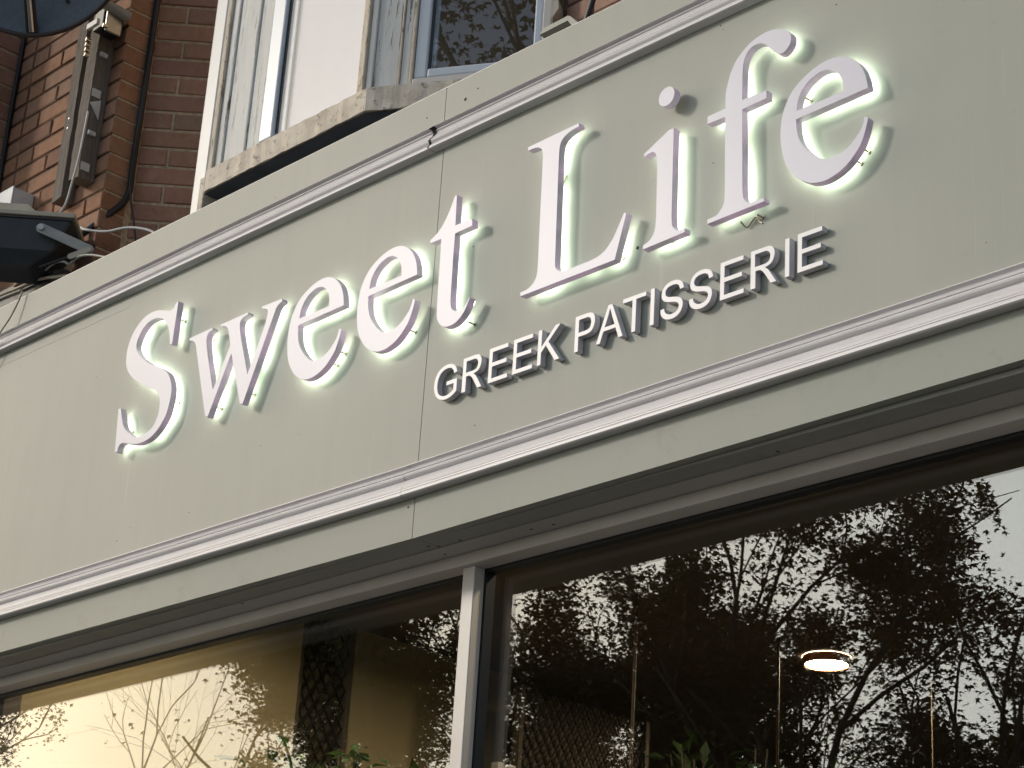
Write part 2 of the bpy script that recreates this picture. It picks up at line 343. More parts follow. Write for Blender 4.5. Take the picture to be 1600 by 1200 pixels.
# outlines of the nine letters of the sign as measured on the wall, metres: (x, z, corner?)
GL = {
    'S': [(-4.6442, 4.0197, 1), (-4.6481, 3.8891, 1), (-4.6591, 3.8904, 1), (-4.6644, 3.9115, 0), (-4.6788, 3.9482, 0), (-4.7047, 3.9779, 0), (-4.7324, 3.9924, 0), (-4.7553, 3.9966, 0), (-4.7826, 3.9946, 0), (-4.8052, 3.9834, 0), (-4.8211, 3.9668, 0), (-4.8300, 3.9499, 0), (-4.8326, 3.9367, 0), (-4.8278, 3.9214, 0), (-4.8122, 3.9015, 0), (-4.7883, 3.8816, 0), (-4.7655, 3.8661, 0), (-4.7342, 3.8484, 0), (-4.6979, 3.8311, 0), (-4.6577, 3.8071, 0), (-4.6406, 3.7891, 0), (-4.6284, 3.7691, 0), (-4.6219, 3.7507, 0), (-4.6200, 3.7285, 0), (-4.6222, 3.7074, 0), (-4.6300, 3.6752, 0), (-4.6444, 3.6555, 0), (-4.6619, 3.6382, 0), (-4.6856, 3.6239, 0), (-4.7109, 3.6166, 0), (-4.7374, 3.6145, 0), (-4.7595, 3.6163, 0), (-4.7885, 3.6234, 0), (-4.8180, 3.6322, 0), (-4.8355, 3.6360, 0), (-4.8463, 3.6348, 0), (-4.8531, 3.6279, 0), (-4.8561, 3.6143, 1), (-4.8687, 3.6172, 1), (-4.8811, 3.7511, 1), (-4.8687, 3.7497, 1), (-4.8554, 3.7166, 0), (-4.8446, 3.6936, 0), (-4.8276, 3.6743, 0), (-4.8043, 3.6569, 0), (-4.7853, 3.6457, 0), (-4.7672, 3.6385, 0), (-4.7476, 3.6360, 0), (-4.7265, 3.6385, 0), (-4.7060, 3.6437, 0), (-4.6892, 3.6530, 0), (-4.6789, 3.6671, 0), (-4.6717, 3.6837, 0), (-4.6702, 3.7017, 0), (-4.6717, 3.7188, 0), (-4.6776, 3.7363, 0), (-4.6888, 3.7509, 0), (-4.7115, 3.7685, 0), (-4.7357, 3.7797, 0), (-4.7663, 3.7943, 0), (-4.7916, 3.8093, 0), (-4.8240, 3.8297, 0), (-4.8481, 3.8498, 0), (-4.8653, 3.8699, 0), (-4.8751, 3.8916, 0), (-4.8786, 3.9281, 0), (-4.8722, 3.9562, 0), (-4.8605, 3.9794, 0), (-4.8445, 3.9961, 0), (-4.8199, 4.0122, 0), (-4.7938, 4.0207, 0), (-4.7664, 4.0225, 0), (-4.7379, 4.0184, 0), (-4.7086, 4.0095, 0), (-4.6851, 4.0014, 0), (-4.6715, 4.0012, 0), (-4.6630, 4.0060, 0), (-4.6579, 4.0141, 0), (-4.6522, 4.0194, 1)],
    'w': [(-4.5646, 3.8836, 1), (-4.4581, 3.8859, 1), (-4.4551, 3.8794, 1), (-4.4682, 3.8773, 0), (-4.4771, 3.8701, 0), (-4.4797, 3.8575, 0), (-4.4752, 3.8371, 0), (-4.4647, 3.8058, 1), (-4.4197, 3.6927, 1), (-4.3638, 3.8079, 1), (-4.3677, 3.8211, 0), (-4.3779, 3.8484, 0), (-4.3857, 3.8638, 0), (-4.3943, 3.8716, 0), (-4.4068, 3.8764, 0), (-4.4189, 3.8792, 1), (-4.4214, 3.8848, 1), (-4.2985, 3.8865, 1), (-4.2955, 3.8804, 1), (-4.3124, 3.8773, 0), (-4.3256, 3.8716, 0), (-4.3294, 3.8613, 0), (-4.3262, 3.8435, 0), (-4.3149, 3.8123, 1), (-4.2679, 3.6980, 1), (-4.2142, 3.8272, 1), (-4.2095, 3.8481, 0), (-4.2078, 3.8625, 0), (-4.2117, 3.8692, 0), (-4.2194, 3.8737, 0), (-4.2357, 3.8798, 1), (-4.2382, 3.8862, 1), (-4.1512, 3.8843, 1), (-4.1484, 3.8755, 1), (-4.1613, 3.8715, 0), (-4.1709, 3.8631, 0), (-4.1769, 3.8500, 0), (-4.1848, 3.8319, 1), (-4.2740, 3.6158, 1), (-4.2871, 3.6191, 1), (-4.3531, 3.7806, 1), (-4.4282, 3.6172, 1), (-4.4403, 3.6201, 1), (-4.5247, 3.8410, 1), (-4.5289, 3.8517, 0), (-4.5359, 3.8627, 0), (-4.5470, 3.8705, 0), (-4.5632, 3.8765, 1)],
    'e': [(-3.6020, 3.7889, 1), (-3.6044, 3.8045, 0), (-3.6085, 3.8213, 0), (-3.6171, 3.8422, 0), (-3.6300, 3.8606, 0), (-3.6481, 3.8768, 0), (-3.6674, 3.8874, 0), (-3.6861, 3.8926, 0), (-3.7099, 3.8934, 0), (-3.7368, 3.8884, 0), (-3.7614, 3.8787, 0), (-3.7856, 3.8647, 0), (-3.8020, 3.8483, 0), (-3.8142, 3.8280, 0), (-3.8218, 3.8076, 0), (-3.8257, 3.7817, 0), (-3.8263, 3.7554, 0), (-3.8236, 3.7323, 0), (-3.8185, 3.7085, 0), (-3.8098, 3.6852, 0), (-3.7979, 3.6663, 0), (-3.7826, 3.6478, 0), (-3.7642, 3.6338, 0), (-3.7465, 3.6239, 0), (-3.7276, 3.6182, 0), (-3.7075, 3.6166, 0), (-3.6882, 3.6197, 0), (-3.6693, 3.6260, 0), (-3.6511, 3.6363, 0), (-3.6367, 3.6489, 0), (-3.6226, 3.6641, 0), (-3.6140, 3.6808, 0), (-3.6074, 3.6993, 0), (-3.6022, 3.7183, 1), (-3.6031, 3.7224, 1), (-3.6116, 3.7274, 1), (-3.6144, 3.7141, 0), (-3.6200, 3.7016, 0), (-3.6309, 3.6894, 0), (-3.6437, 3.6776, 0), (-3.6603, 3.6682, 0), (-3.6759, 3.6643, 0), (-3.6901, 3.6631, 0), (-3.7047, 3.6645, 0), (-3.7159, 3.6676, 0), (-3.7278, 3.6755, 0), (-3.7442, 3.6904, 0), (-3.7593, 3.7076, 0), (-3.7706, 3.7238, 0), (-3.7785, 3.7418, 0), (-3.7828, 3.7601, 0), (-3.7851, 3.7842, 1)],
    'eh': [(-3.7841, 3.8044, 1), (-3.7830, 3.8147, 0), (-3.7792, 3.8308, 0), (-3.7702, 3.8467, 0), (-3.7554, 3.8609, 0), (-3.7380, 3.8688, 0), (-3.7201, 3.8726, 0), (-3.7015, 3.8696, 0), (-3.6858, 3.8601, 0), (-3.6752, 3.8483, 0), (-3.6681, 3.8343, 0), (-3.6650, 3.8202, 0), (-3.6636, 3.8048, 1)],
    't': [(-3.4841, 3.9660, 1), (-3.4767, 3.9656, 1), (-3.4736, 3.8825, 1), (-3.4138, 3.8806, 1), (-3.4119, 3.8613, 1), (-3.4721, 3.8594, 1), (-3.4727, 3.8079, 1), (-3.4708, 3.7058, 1), (-3.4700, 3.6804, 0), (-3.4659, 3.6629, 0), (-3.4581, 3.6532, 0), (-3.4493, 3.6488, 0), (-3.4372, 3.6460, 0), (-3.4257, 3.6477, 0), (-3.4163, 3.6536, 0), (-3.4103, 3.6606, 0), (-3.4046, 3.6702, 1), (-3.4017, 3.6705, 1), (-3.4033, 3.6648, 0), (-3.4094, 3.6517, 0), (-3.4195, 3.6360, 0), (-3.4333, 3.6238, 0), (-3.4476, 3.6166, 0), (-3.4624, 3.6140, 0), (-3.4777, 3.6151, 0), (-3.4919, 3.6203, 0), (-3.5048, 3.6302, 0), (-3.5130, 3.6425, 0), (-3.5171, 3.6562, 0), (-3.5184, 3.6755, 0), (-3.5195, 3.7137, 1), (-3.5218, 3.8296, 1), (-3.5231, 3.8606, 1), (-3.5625, 3.8613, 1), (-3.5643, 3.8697, 1), (-3.5476, 3.8775, 0), (-3.5313, 3.8880, 0), (-3.5173, 3.9030, 0), (-3.5038, 3.9235, 0), (-3.4938, 3.9437, 0)],
    'L': [(-3.2336, 4.0107, 1), (-3.0659, 4.0144, 1), (-3.0642, 4.0049, 1), (-3.0786, 4.0042, 0), (-3.0971, 4.0008, 0), (-3.1132, 3.9931, 0), (-3.1219, 3.9827, 0), (-3.1251, 3.9687, 0), (-3.1256, 3.9471, 0), (-3.1246, 3.9049, 1), (-3.1189, 3.6943, 1), (-3.1179, 3.6739, 0), (-3.1157, 3.6612, 0), (-3.1086, 3.6521, 0), (-3.0955, 3.6461, 0), (-3.0751, 3.6439, 0), (-3.0400, 3.6441, 0), (-3.0052, 3.6444, 0), (-2.9808, 3.6477, 0), (-2.9617, 3.6555, 0), (-2.9455, 3.6701, 0), (-2.9342, 3.6842, 0), (-2.9078, 3.7316, 1), (-2.8999, 3.7282, 1), (-2.9297, 3.6226, 1), (-3.2265, 3.6209, 1), (-3.2287, 3.6316, 1), (-3.2104, 3.6323, 0), (-3.1951, 3.6369, 0), (-3.1829, 3.6473, 0), (-3.1763, 3.6614, 0), (-3.1750, 3.6853, 0), (-3.1758, 3.7221, 1), (-3.1796, 3.9239, 1), (-3.1808, 3.9664, 0), (-3.1831, 3.9825, 0), (-3.1891, 3.9914, 0), (-3.1981, 3.9967, 0), (-3.2112, 4.0001, 0), (-3.2328, 4.0009, 1)],
    'i': [(-2.7810, 3.8932, 1), (-2.8558, 3.8582, 1), (-2.8511, 3.8499, 1), (-2.8433, 3.8532, 0), (-2.8334, 3.8545, 0), (-2.8261, 3.8531, 0), (-2.8202, 3.8486, 0), (-2.8163, 3.8413, 0), (-2.8144, 3.8299, 0), (-2.8125, 3.8055, 1), (-2.8106, 3.6894, 1), (-2.8118, 3.6665, 0), (-2.8153, 3.6526, 0), (-2.8219, 3.6432, 0), (-2.8300, 3.6365, 0), (-2.8467, 3.6313, 1), (-2.8462, 3.6213, 1), (-2.7250, 3.6250, 1), (-2.7247, 3.6346, 1), (-2.7343, 3.6346, 0), (-2.7481, 3.6381, 0), (-2.7566, 3.6454, 0), (-2.7618, 3.6540, 0), (-2.7643, 3.6743, 1), (-2.7669, 3.8929, 1)],
    'f': [(-2.6700, 3.8853, 1), (-2.6693, 3.8662, 1), (-2.6192, 3.8654, 1), (-2.6155, 3.6975, 1), (-2.6156, 3.6692, 0), (-2.6185, 3.6554, 0), (-2.6248, 3.6463, 0), (-2.6352, 3.6372, 0), (-2.6484, 3.6353, 0), (-2.6624, 3.6348, 1), (-2.6614, 3.6237, 1), (-2.5072, 3.6264, 1), (-2.5080, 3.6350, 1), (-2.5205, 3.6364, 0), (-2.5333, 3.6356, 0), (-2.5449, 3.6359, 0), (-2.5540, 3.6409, 0), (-2.5607, 3.6487, 0), (-2.5642, 3.6588, 0), (-2.5663, 3.6808, 1), (-2.5712, 3.8663, 1), (-2.5050, 3.8687, 1), (-2.5053, 3.8880, 1), (-2.5717, 3.8898, 1), (-2.5724, 3.9541, 0), (-2.5703, 3.9801, 0), (-2.5653, 3.9940, 0), (-2.5567, 4.0048, 0), (-2.5444, 4.0110, 0), (-2.5285, 4.0112, 0), (-2.5160, 4.0059, 0), (-2.5035, 3.9946, 0), (-2.4928, 3.9809, 0), (-2.4822, 3.9704, 0), (-2.4717, 3.9631, 0), (-2.4614, 3.9621, 0), (-2.4511, 3.9674, 0), (-2.4427, 3.9780, 0), (-2.4408, 3.9913, 0), (-2.4438, 4.0019, 0), (-2.4552, 4.0143, 0), (-2.4727, 4.0246, 0), (-2.4902, 4.0302, 0), (-2.5130, 4.0316, 0), (-2.5359, 4.0282, 0), (-2.5570, 4.0208, 0), (-2.5764, 4.0079, 0), (-2.5921, 3.9935, 0), (-2.6025, 3.9769, 0), (-2.6093, 3.9621, 0), (-2.6183, 3.9280, 0), (-2.6194, 3.9072, 0), (-2.6191, 3.8865, 1)],
}
FEET = {'S': [(-4.8451, 3.681), (-4.6291, 3.7173), (-4.6512, 3.9708)], 'w': [(-4.419, 3.6484), (-4.2745, 3.6529), (-4.496, 3.871), (-4.3454, 3.8721)], 'e': [(-3.9015, 3.6708), (-3.9284, 3.6463)], 'e2': [(-3.6337, 3.6558)], 't': [(-3.4193, 3.6171)], 'L': [(-3.1298, 3.9974), (-2.9382, 3.6418)], 'i': [(-2.7902, 3.6377)], 'f': [(-2.5399, 3.6136)], 'e3': [(-2.4156, 3.8437), (-2.2671, 3.6708), (-2.2862, 3.6514)]}
# ------------------------------------------------------------------ ground and street (structure)
gm = MB(); gm.add([(-400, -400, -.12), (400, -400, -.12), (400, 12, -.12), (-400, 12, -.12)], [(0, 1, 2, 3)])
struct(gm.build('ground', M['grass'], fix=False))
struct(box('pavement', (-60, -4.2, -.12), (40, .12, 0), M['paving']))
struct(box('kerb', (-60, -4.33, -.12), (40, -4.2, .004), M['kerb']))
gm = MB(); gm.add([(-60, -12.5, -.116), (40, -12.5, -.116), (40, -4.33, -.116), (-60, -4.33, -.116)], [(0, 1, 2, 3)])
struct(gm.build('road', M['asphalt'], fix=False))
gm = MB()
for i in range(20): gm.add([(-58+i*5, -8.45, -.112), (-55.5+i*5, -8.45, -.112), (-55.5+i*5, -8.35, -.112), (-58+i*5, -8.35, -.112)], [(0, 1, 2, 3)])
struct(gm.build('road_markings', M['line'], fix=False))
struct(box('far_pavement', (-60, -15, -.12), (40, -12.5, .0), M['paving']))

# ------------------------------------------------------------------ shop fascia
XJ = -3.583; XL, XR = -8.2, .6
def sag(x): return (.0044*(XJ-x) if x < XJ else .0078*(x-XJ))-.0015
ZB = 3.1200; ZT = 4.3235; ZM = 3.3032; ZU = 4.2165
fas = thing('shop_fascia', 'sage green timber shop fascia board with white mouldings above the shop window', 'fascia', (XJ, 0, 3.1))
def W(o): o.matrix_parent_inverse = o.parent.matrix_world.inverted() if False else Matrix.Translation(-o.parent.location); return o
def fbox(name, x0, x1, zb, zt, mat, y0=0.0, y1=.024):
    m = MB(); vs = []
    for x in (x0, x1):
        for (y, z) in ((y0, zb(x)), (y1, zb(x)), (y1, zt(x)), (y0, zt(x))): vs.append((x, y, z))
    m.add(vs, [(0, 1, 2, 3), (7, 6, 5, 4), (0, 4, 5, 1), (1, 5, 6, 2), (2, 6, 7, 3), (3, 7, 4, 0)])
    return W(m.build(name, mat, fas))
g = .0011
for (a, b) in ((XL, XJ-g), (XJ+g, XR)):
    fbox('fascia_panel', a, b, lambda x: ZM+sag(x)-.045, lambda x: ZU-.035, M['fascia'])
    fbox('lower_board', a, b, lambda x: ZB+sag(x), lambda x: ZM+sag(x)-.0475, M['fascia_low'])
for (a, b) in ((XL, XJ-.0075-g), (XJ-.0075+g, XR)):
    fbox('upper_board', a, b, lambda x: ZU-.034, lambda x: ZT, M['fascia'])
fbox('backing_board', XL, XR, lambda x: ZB+sag(XJ)+.004, lambda x: ZT-.004, M['gasket'], .026, .05)
# mouldings
def arc(c, r0, r1, a0, a1, n=6): return [(c[0]+r0*math.cos(R(a0+(a1-a0)*i/n)), c[1]+r1*math.sin(R(a0+(a1-a0)*i/n))) for i in range(n+1)]
LOW = [(.0, 0), (.0125, 0), (.013, -.0022), (.0075, -.0030), (.0045, -.0055), (.0040, -.009), (.0058, -.013), (.0095, -.0170), (.0145, -.0203), (.0118, -.0213), (.0122, -.0224)]
LOW += [(.0160, -.0236), (.0198, -.0265), (.0212, -.0295), (.0202, -.0335), (.0170, -.0375), (.0120, -.0405), (.0140, -.0412)]
LOW += [(.0168, -.0445), (.0198, -.0500), (.0228, -.0555), (.0243, -.0605), (.0240, -.0645), (.0228, -.0660), (.0252, -.0668), (.0255, -.0700), (.0236, -.0712), (.0262, -.0722), (.0268, -.0745), (.0268, -.0800), (.0235, -.0826), (.0, -.0826)]
UPP = [(0, 0), (.012, 0), (.007, -.0055), (.018, -.0060), (.0205, -.0085), (.0125, -.0100), (.0085, -.0145), (.0125, -.0152), (.0125, -.0165), (.0088, -.0190), (.0080, -.0220), (.0092, -.0270), (.0122, -.0320), (.0168, -.0362), (.0168, -.0370), (.0145, -.0377), (.0165, -.0384),
       (.0198, -.0410), (.0208, -.0445), (.0195, -.0485), (.0165, -.0520), (.0152, -.0535), (.0188, -.0580), (.0225, -.0630), (.0237, -.0665), (.0237, -.0690), (.0200, -.0712), (0, -.0716)]
def mould(name, prof, x0, x1, zf, mat, seed, cut=True):
    n = 60; path = [(x0+(x1-x0)*i/n, 0, zf(x0+(x1-x0)*i/n), 0, -1) for i in range(n+1)]
    m = MB(); m.sweep(prof, path, smooth=False)
    o = W(m.build(name, mat, fas)); return o
for (nm, prof, zf, xj) in (('upper_moulding', UPP, lambda x: ZU, XJ-.032), ('lower_moulding', LOW, lambda x: ZM+sag(x), XJ-.0235)):
    gp = .0018 if nm[0] == 'u' else .0007
    mould(nm, prof, XL, xj-gp, zf, M['mould'], 1); mould(nm, prof, xj+gp, XR, lambda x, zf=zf: zf(x)+.0008, M['mould'], 2)
# ragged dark joints where the moulding lengths meet
def crack(prof, xc, widths, shifts, i0, i1):
    m = MB(); pr = prof[i0:i1]; n = len(pr); vs = []
    for k, (p, z) in enumerate(pr):
        u = k/(n-1)*(len(widths)-1); a_ = int(min(u, len(widths)-2)); f_ = u-a_
        wv = widths[a_]*(1-f_)+widths[a_+1]*f_; sv = shifts[a_]*(1-f_)+shifts[a_+1]*f_
        wv *= 1+.25*math.sin(k*2.3)
        for (q_, yy) in ((-1, -p-.0012), (1, -p-.0012), (1, .002), (-1, .002)): vs.append((xc+sv+q_*wv, yy, ZU+z))
    m.add(vs, [(4*k+i, 4*k+(i+1) % 4, 4*k+4+(i+1) % 4, 4*k+4+i) for k in range(n-1) for i in range(4)])
    return W(m.build('joint_crack', M['dark_hole'], fas))
crack(UPP, XJ-.032, [.004, .009, .0075, .0065, .005, .004, .003, .0022, .0012], [-.002, .001, .004, .003, .000, -.003, -.002, -.004, -.004], 1, 25)
W(box('paint_ridge', (-6.2, -.0006, 4.1035), (-4.95, -.0001, 4.1044), M['soffit2'], fas))
# soffit boards under the fascia
for (a, b) in ((XL, XJ+.006-g), (XJ+.006+g, XR)):
    W(box('soffit_board', (a, .0245, ZB-.001), (b, .0815, ZB+.02), M['soffit'], fas))
W(box('soffit_board', (XL, .082, ZB-.004), (XR, .1430, ZB+.02), M['soffit2'], fas))
W(box('fascia_capping', (XL, .0, ZT+.0005), (XR, .33, ZT+.003), M['steel_dull'], fas))
# screw holes and small nails
def disc(name, x, z, r, mat, par, y=-.0006, n=10, h=.0006):
    m = MB(); m.tube([(x, y, z), (x, y+h+.001, z)], r, n); return W(m.build(name, mat, par))
for (x, z, r) in ((-2.896, 3.6547, .0042), (-3.515, 4.262, .0045), (-3.47, 4.276, .0022), (-3.66, 4.262, .0022), (-3.605, 3.20, .0030), (-2.35, 4.05, .0016), (-2.67, 4.13, .0016)):
    disc('screw_hole', x, z, r, M['dark_hole'], fas)
for (x, y) in ((-3.50, .075), (-3.595, .062), (-3.575, .076), (-3.60, .12), (-3.30, .112), (-3.235, .118), (-4.35, .09), (-2.55, .07)):
    m = MB(); zz = ZB-.0045 if y > .082 else ZB-.0015; m.tube([(x, y, zz), (x, y, zz+.002)], .004, 8); W(m.build('screw_hole', M['dark_hole'], fas))

rn = random.Random(31)
for k in range(16):
    x = rn.uniform(-5.6, -1.9); z = rn.choice((rn.uniform(3.34, 3.40), rn.uniform(4.04, 4.12), rn.uniform(3.14, 3.20), rn.uniform(4.24, 4.31), rn.uniform(3.4, 4.1)))
    disc('nail_head', x, z, rn.uniform(.0010, .0018), M['meshback'], fas, h=.0003)
# ------------------------------------------------------------------ backlit letters
ZF = -.0355; TH = .0185
def big_letter(key, loops, label, feet, dx=0, dz=0, dot=None):
    xs = [p[0]+dx for p in loops[0]]; zs = [p[1]+dz for p in loops[0]]
    org = (sum(xs)/len(xs), ZF, min(zs))
    t = thing('sign_letter', label, 'letter', org, 0, 'large backlit letters of the sign')
    lp = [[(x+dx, z+dz) for (x, z) in outline(l)] for l in loops]
    if dot:
        lp2 = [[(dot[0]+dot[2]*math.cos(2*math.pi*i/40), dot[1]+dot[2]*math.sin(2*math.pi*i/40)) for i in range(40)]]
    plate('letter_body', lp, ZF, TH, [M['letter'], M['letter_side']], t, org)
    plate('backlight', lp, ZF+TH+.0012, 0, [M['led']], t, org, offset=-.0035)
    if dot: plate('letter_dot', lp2, ZF, TH, [M['letter'], M['letter_side']], t, org)
    for (x, z) in feet:
        m = MB(); m.tube([(x, -.0005, z), (x-.0015, ZF+TH-.001, z+.001)], .0019, 8); m.tube([(x, -.0035, z), (x, -.0002, z)], .0045, 10)
        o = m.build('fixing_stud', M['stud'], t); o.matrix_parent_inverse = Matrix.Translation(-Vector(org))
    return t
def q(k): return [tuple(p) for p in GL[k]]
big_letter('S', [q('S')], 'large white capital S with white-green glow behind it, first letter of the sign', FEET['S'])
big_letter('w', [q('w')], 'large white letter w glowing from behind, between the S and the first e', FEET['w'])
E3 = [(0, 0, 'large white letter e of the sign, just left of the t', FEET['e2']), (-.2805, -.0015, 'large white letter e of the sign, just right of the w', FEET['e']), (1.3600, .0042, 'large white letter e at the right end of the sign, with the brightest glow', FEET['e3'])]
for dx, dz, lab, ft in E3: big_letter('e', [q('e'), q('eh')], lab, ft, dx, dz)
big_letter('t', [q('t')], 'large white letter t across the board joint, right of the two letters e', FEET['t'])
big_letter('L', [q('L')], 'large white capital L with glow along its stem and foot', FEET['L'])
big_letter('i', [q('i')], 'large white letter i with its round dot, between the L and the f', FEET['i'], dot=(-2.7923, 3.9814, .0238))
big_letter('f', [q('f')], 'large white letter f with a curled top, left of the last e', FEET['f'])
# a loose looped wire under the f and one beside the L
m = MB(); m.tube(smooth_path([(-2.585, -.018, 3.612), (-2.578, -.006, 3.601), (-2.566, -.004, 3.612), (-2.556, -.003, 3.620), (-2.548, -.002, 3.607), (-2.540, -.002, 3.600)]), .0019, 7)
tag(m.build('loose_wire', M['stud']), 'small bent brown wire poking out under the letter f', 'wire')
m = MB(); m.tube(smooth_path([(-3.155, -.020, 3.895), (-3.148, -.006, 3.905), (-3.143, -.004, 3.892), (-3.137, -.003, 3.905), (-3.132, -.002, 3.915)]), .0014, 7)
tag(m.build('loose_wire', M['stud']), 'small looped wire behind the top of the letter L', 'wire')

# ------------------------------------------------------------------ small lettering, cap height 86 mm
AR = {
 'E': ([(162,0,1),(162,1466,1),(1222,1466,1),(1222,1293,1),(356,1293,1),(356,844,1),(1167,844,1),(1167,672,1),(356,672,1),(356,173,1),(1256,173,1),(1256,0,1)],),
 'T': ([(531,0,1),(531,1293,1),(48,1293,1),(48,1466,1),(1210,1466,1),(1210,1293,1),(725,1293,1),(725,0,1)],),
 'I': ([(191,0,1),(191,1466,1),(385,1466,1),(385,0,1)],),
 'K': ([(150,0,1),(150,1466,1),(344,1466,1),(344,739,1),(1072,1466,1),(1335,1466,1),(720,872,1),(1362,0,1),(1106,0,1),(584,742,1),(344,508,1),(344,0,1)],),
 'A': ([(-3,0,1),(560,1466,1),(769,1466,1),(1369,0,1),(1148,0,1),(977,444,1),(364,444,1),(203,0,1)],[(420,602,1),(917,602,1),(764,1008,1),(661,1312,1),(581,1032,1)]),
 'P': ([(158,0,1),(158,1466,1),(711,1466,1),(857,1459,0),(970,1437,0),(1075,1385,0),(1150,1290,0),(1187,1170,0),(1188,1000,0),(1150,850,0),(1070,715,0),(930,625,0),(728,596,1),(352,596,1),(352,0,1)],[(352,769,1),(731,769,1),(860,790,0),(945,850,0),(990,1000,0),(980,1130,0),(920,1240,0),(817,1285,0),(726,1293,1),(352,1293,1)]),
 'R': ([(161,0,1),(161,1466,1),(811,1466,1),(985,1453,0),(1109,1400,0),(1190,1300,0),(1230,1170,0),(1222,1010,0),(1150,840,0),(1020,730,0),(817,668,1),(895,610,0),(970,530,0),(1050,420,1),(1318,0,1),(1074,0,1),(877,305,0),(780,450,0),(700,550,0),(620,615,0),(530,648,0),(386,651,1),(386,0,1)],[(355,819,1),(772,819,1),(910,840,0),(990,900,0),(1030,1000,0),(1025,1130,0),(960,1240,0),(860,1295,0),(772,1304,1),(355,1304,1)]),
 'S': ([(92,471,1),(275,487,1),(312,350,0),(400,250,0),(520,190,0),(660,173,0),(800,190,0),(900,240,0),(970,320,0),(985,420,0),(950,510,0),(880,570,0),(760,615,0),(580,658,0),(400,710,0),(260,775,0),(175,860,0),(132,960,0),(130,1090,0),(165,1230,0),(250,1350,0),(380,1435,0),(520,1478,0),(670,1491,0),(850,1470,0),(1000,1410,0),(1120,1310,0),(1180,1200,0),(1205,1061,1),(1019,1047,1),(985,1170,0),(925,1250,0),(820,1303,0),(675,1318,0),(500,1300,0),(380,1240,0),(325,1160,0),(318,1065,0),(350,980,0),(430,915,0),(560,870,0),(720,832,0),(890,785,0),(1020,725,0),(1110,650,0),(1165,550,0),(1178,420,0),(1150,280,0),(1070,140,0),(940,40,0),(800,-10,0),(660,-25,0),(480,-5,0),(310,60,0),(190,160,0),(110,310,0)],),
 'G': ([(844,575,1),(844,747,1),(1465,748,1),(1465,204,1),(1330,110,0),(1170,35,0),(1010,-10,0),(858,-25,0),(640,5,0),(450,85,0),(290,210,0),(170,390,0),(110,560,0),(92,723,0),(110,930,0),(180,1130,0),(290,1290,0),(450,1400,0),(640,1470,0),(845,1491,0),(1050,1465,0),(1220,1390,0),(1350,1270,0),(1439,1048,1),(1264,1000,1),(1220,1120,0),(1150,1220,0),(1020,1295,0),(846,1324,0),(680,1300,0),(530,1240,0),(410,1130,0),(330,980,0),(300,860,0),(292,729,0),(310,540,0),(380,360,0),(500,240,0),(660,165,0),(840,142,0),(1020,170,0),(1160,230,0),(1275,302,1),(1275,575,1)],),
}
ADV = dict(G=1593, R=1479, E=1366, K=1366, P=1366, A=1366, T=1251, I=569, S=1366, _=569)
NUDGE = [-.002, -.0005, .0015, .002, .0025, 0, .005, .001, -.005, -.005, -.003, -.002, -.0008, .001, .0025, .003]
LABS = ['capital G at the left end of the small lettering', 'capital R between the G and the first E of the small word GREEK', 'first capital E in the small word GREEK', 'second capital E in the small word GREEK, left of the K', 'capital K ending the small word GREEK', '',
        'capital P that starts the small word PATISSERIE', 'capital A right after the P in the small lettering', 'capital T with its crossbar almost touching the A', 'capital I between the T and the first S in the small lettering', 'first of the two capitals S in the small lettering', 'second of the two capitals S in the small lettering', 'capital E between the second S and the R in PATISSERIE', 'capital R right of the E in the small word PATISSERIE', 'capital I just left of the last small letter', 'capital E that ends the small lettering at the right']
em = .12046; xs = 0; SY = -.0185
for i, ch in enumerate('GREEK_PATISSERIE'):
    if ch != '_':
        x0 = -3.529+xs*em/2048+NUDGE[i]; zb = 3.4372+.0088*(x0+3.53)
        org = (x0+.04, SY, zb)
        t = thing('sign_letter', 'small grey-white '+LABS[i], 'letter', org, 0, 'small raised letters of the second line')
        lp = [[(x0+u*em/2048, zb+v*em/2048) for (u, v) in outline(l, 3)] for l in AR[ch]]
        plate('letter_body', lp, SY, .0165, [M['sletter'], M['sletter_side']], t, org, bevel=.0004)
        for (du) in (.2, .8):
            pass
    xs += ADV[ch]
# ------------------------------------------------------------------ shop window below the fascia
YF = .1440; YG = .226
sw = thing('shop_window', 'large shop window with cream aluminium frame and dark gaskets under the sage fascia', 'window', (XJ, YF, 0))
def WB(name, a, b, mat, bevel=0, par=None):
    o = box(name, a, b, mat, par or sw, bevel)
    base = (par or sw); off = Vector(base.location) if base.parent is None else Vector(base.parent.location)
    o.matrix_parent_inverse = Matrix.Translation(-off); return o
ZH = 3.0880
WB('head_frame', (XL, YF+.001, ZH), (XR, .198, ZB+.03), M['frame'], .002)
WB('head_gasket', (XL, .1985, ZH-.0075), (XR, YG-.001, ZB), M['gasket'])
MX0, MX1 = -3.5790, -3.5385
WB('mullion', (MX0, YF+.018, .5), (MX1, .1955, ZH-.0005), M['frame'], .002)
WB('mullion_gasket', (MX0-.004, .1965, .5), (MX1+.006, YG-.001, ZH-.008), M['gasket'])
for (a, b) in ((-6.6, XJ-.004), (XJ+.029, XR)):
    WB('glass_pane', (a, YG, .5), (b, YG+.006, ZH+.03), M['glass'])
WB('sill_frame', (XL, YF, .44), (XR, .26, .499), M['frame'], .002)
WB('end_frame', (-6.66, YF+.018, .5), (-6.60, .26, ZH), M['frame'], .002)
stall = box('stall_riser', (XL, .15, 0), (XR, .30, .438), M['fascia']); tag(stall, 'sage green panel below the shop window', 'panel')
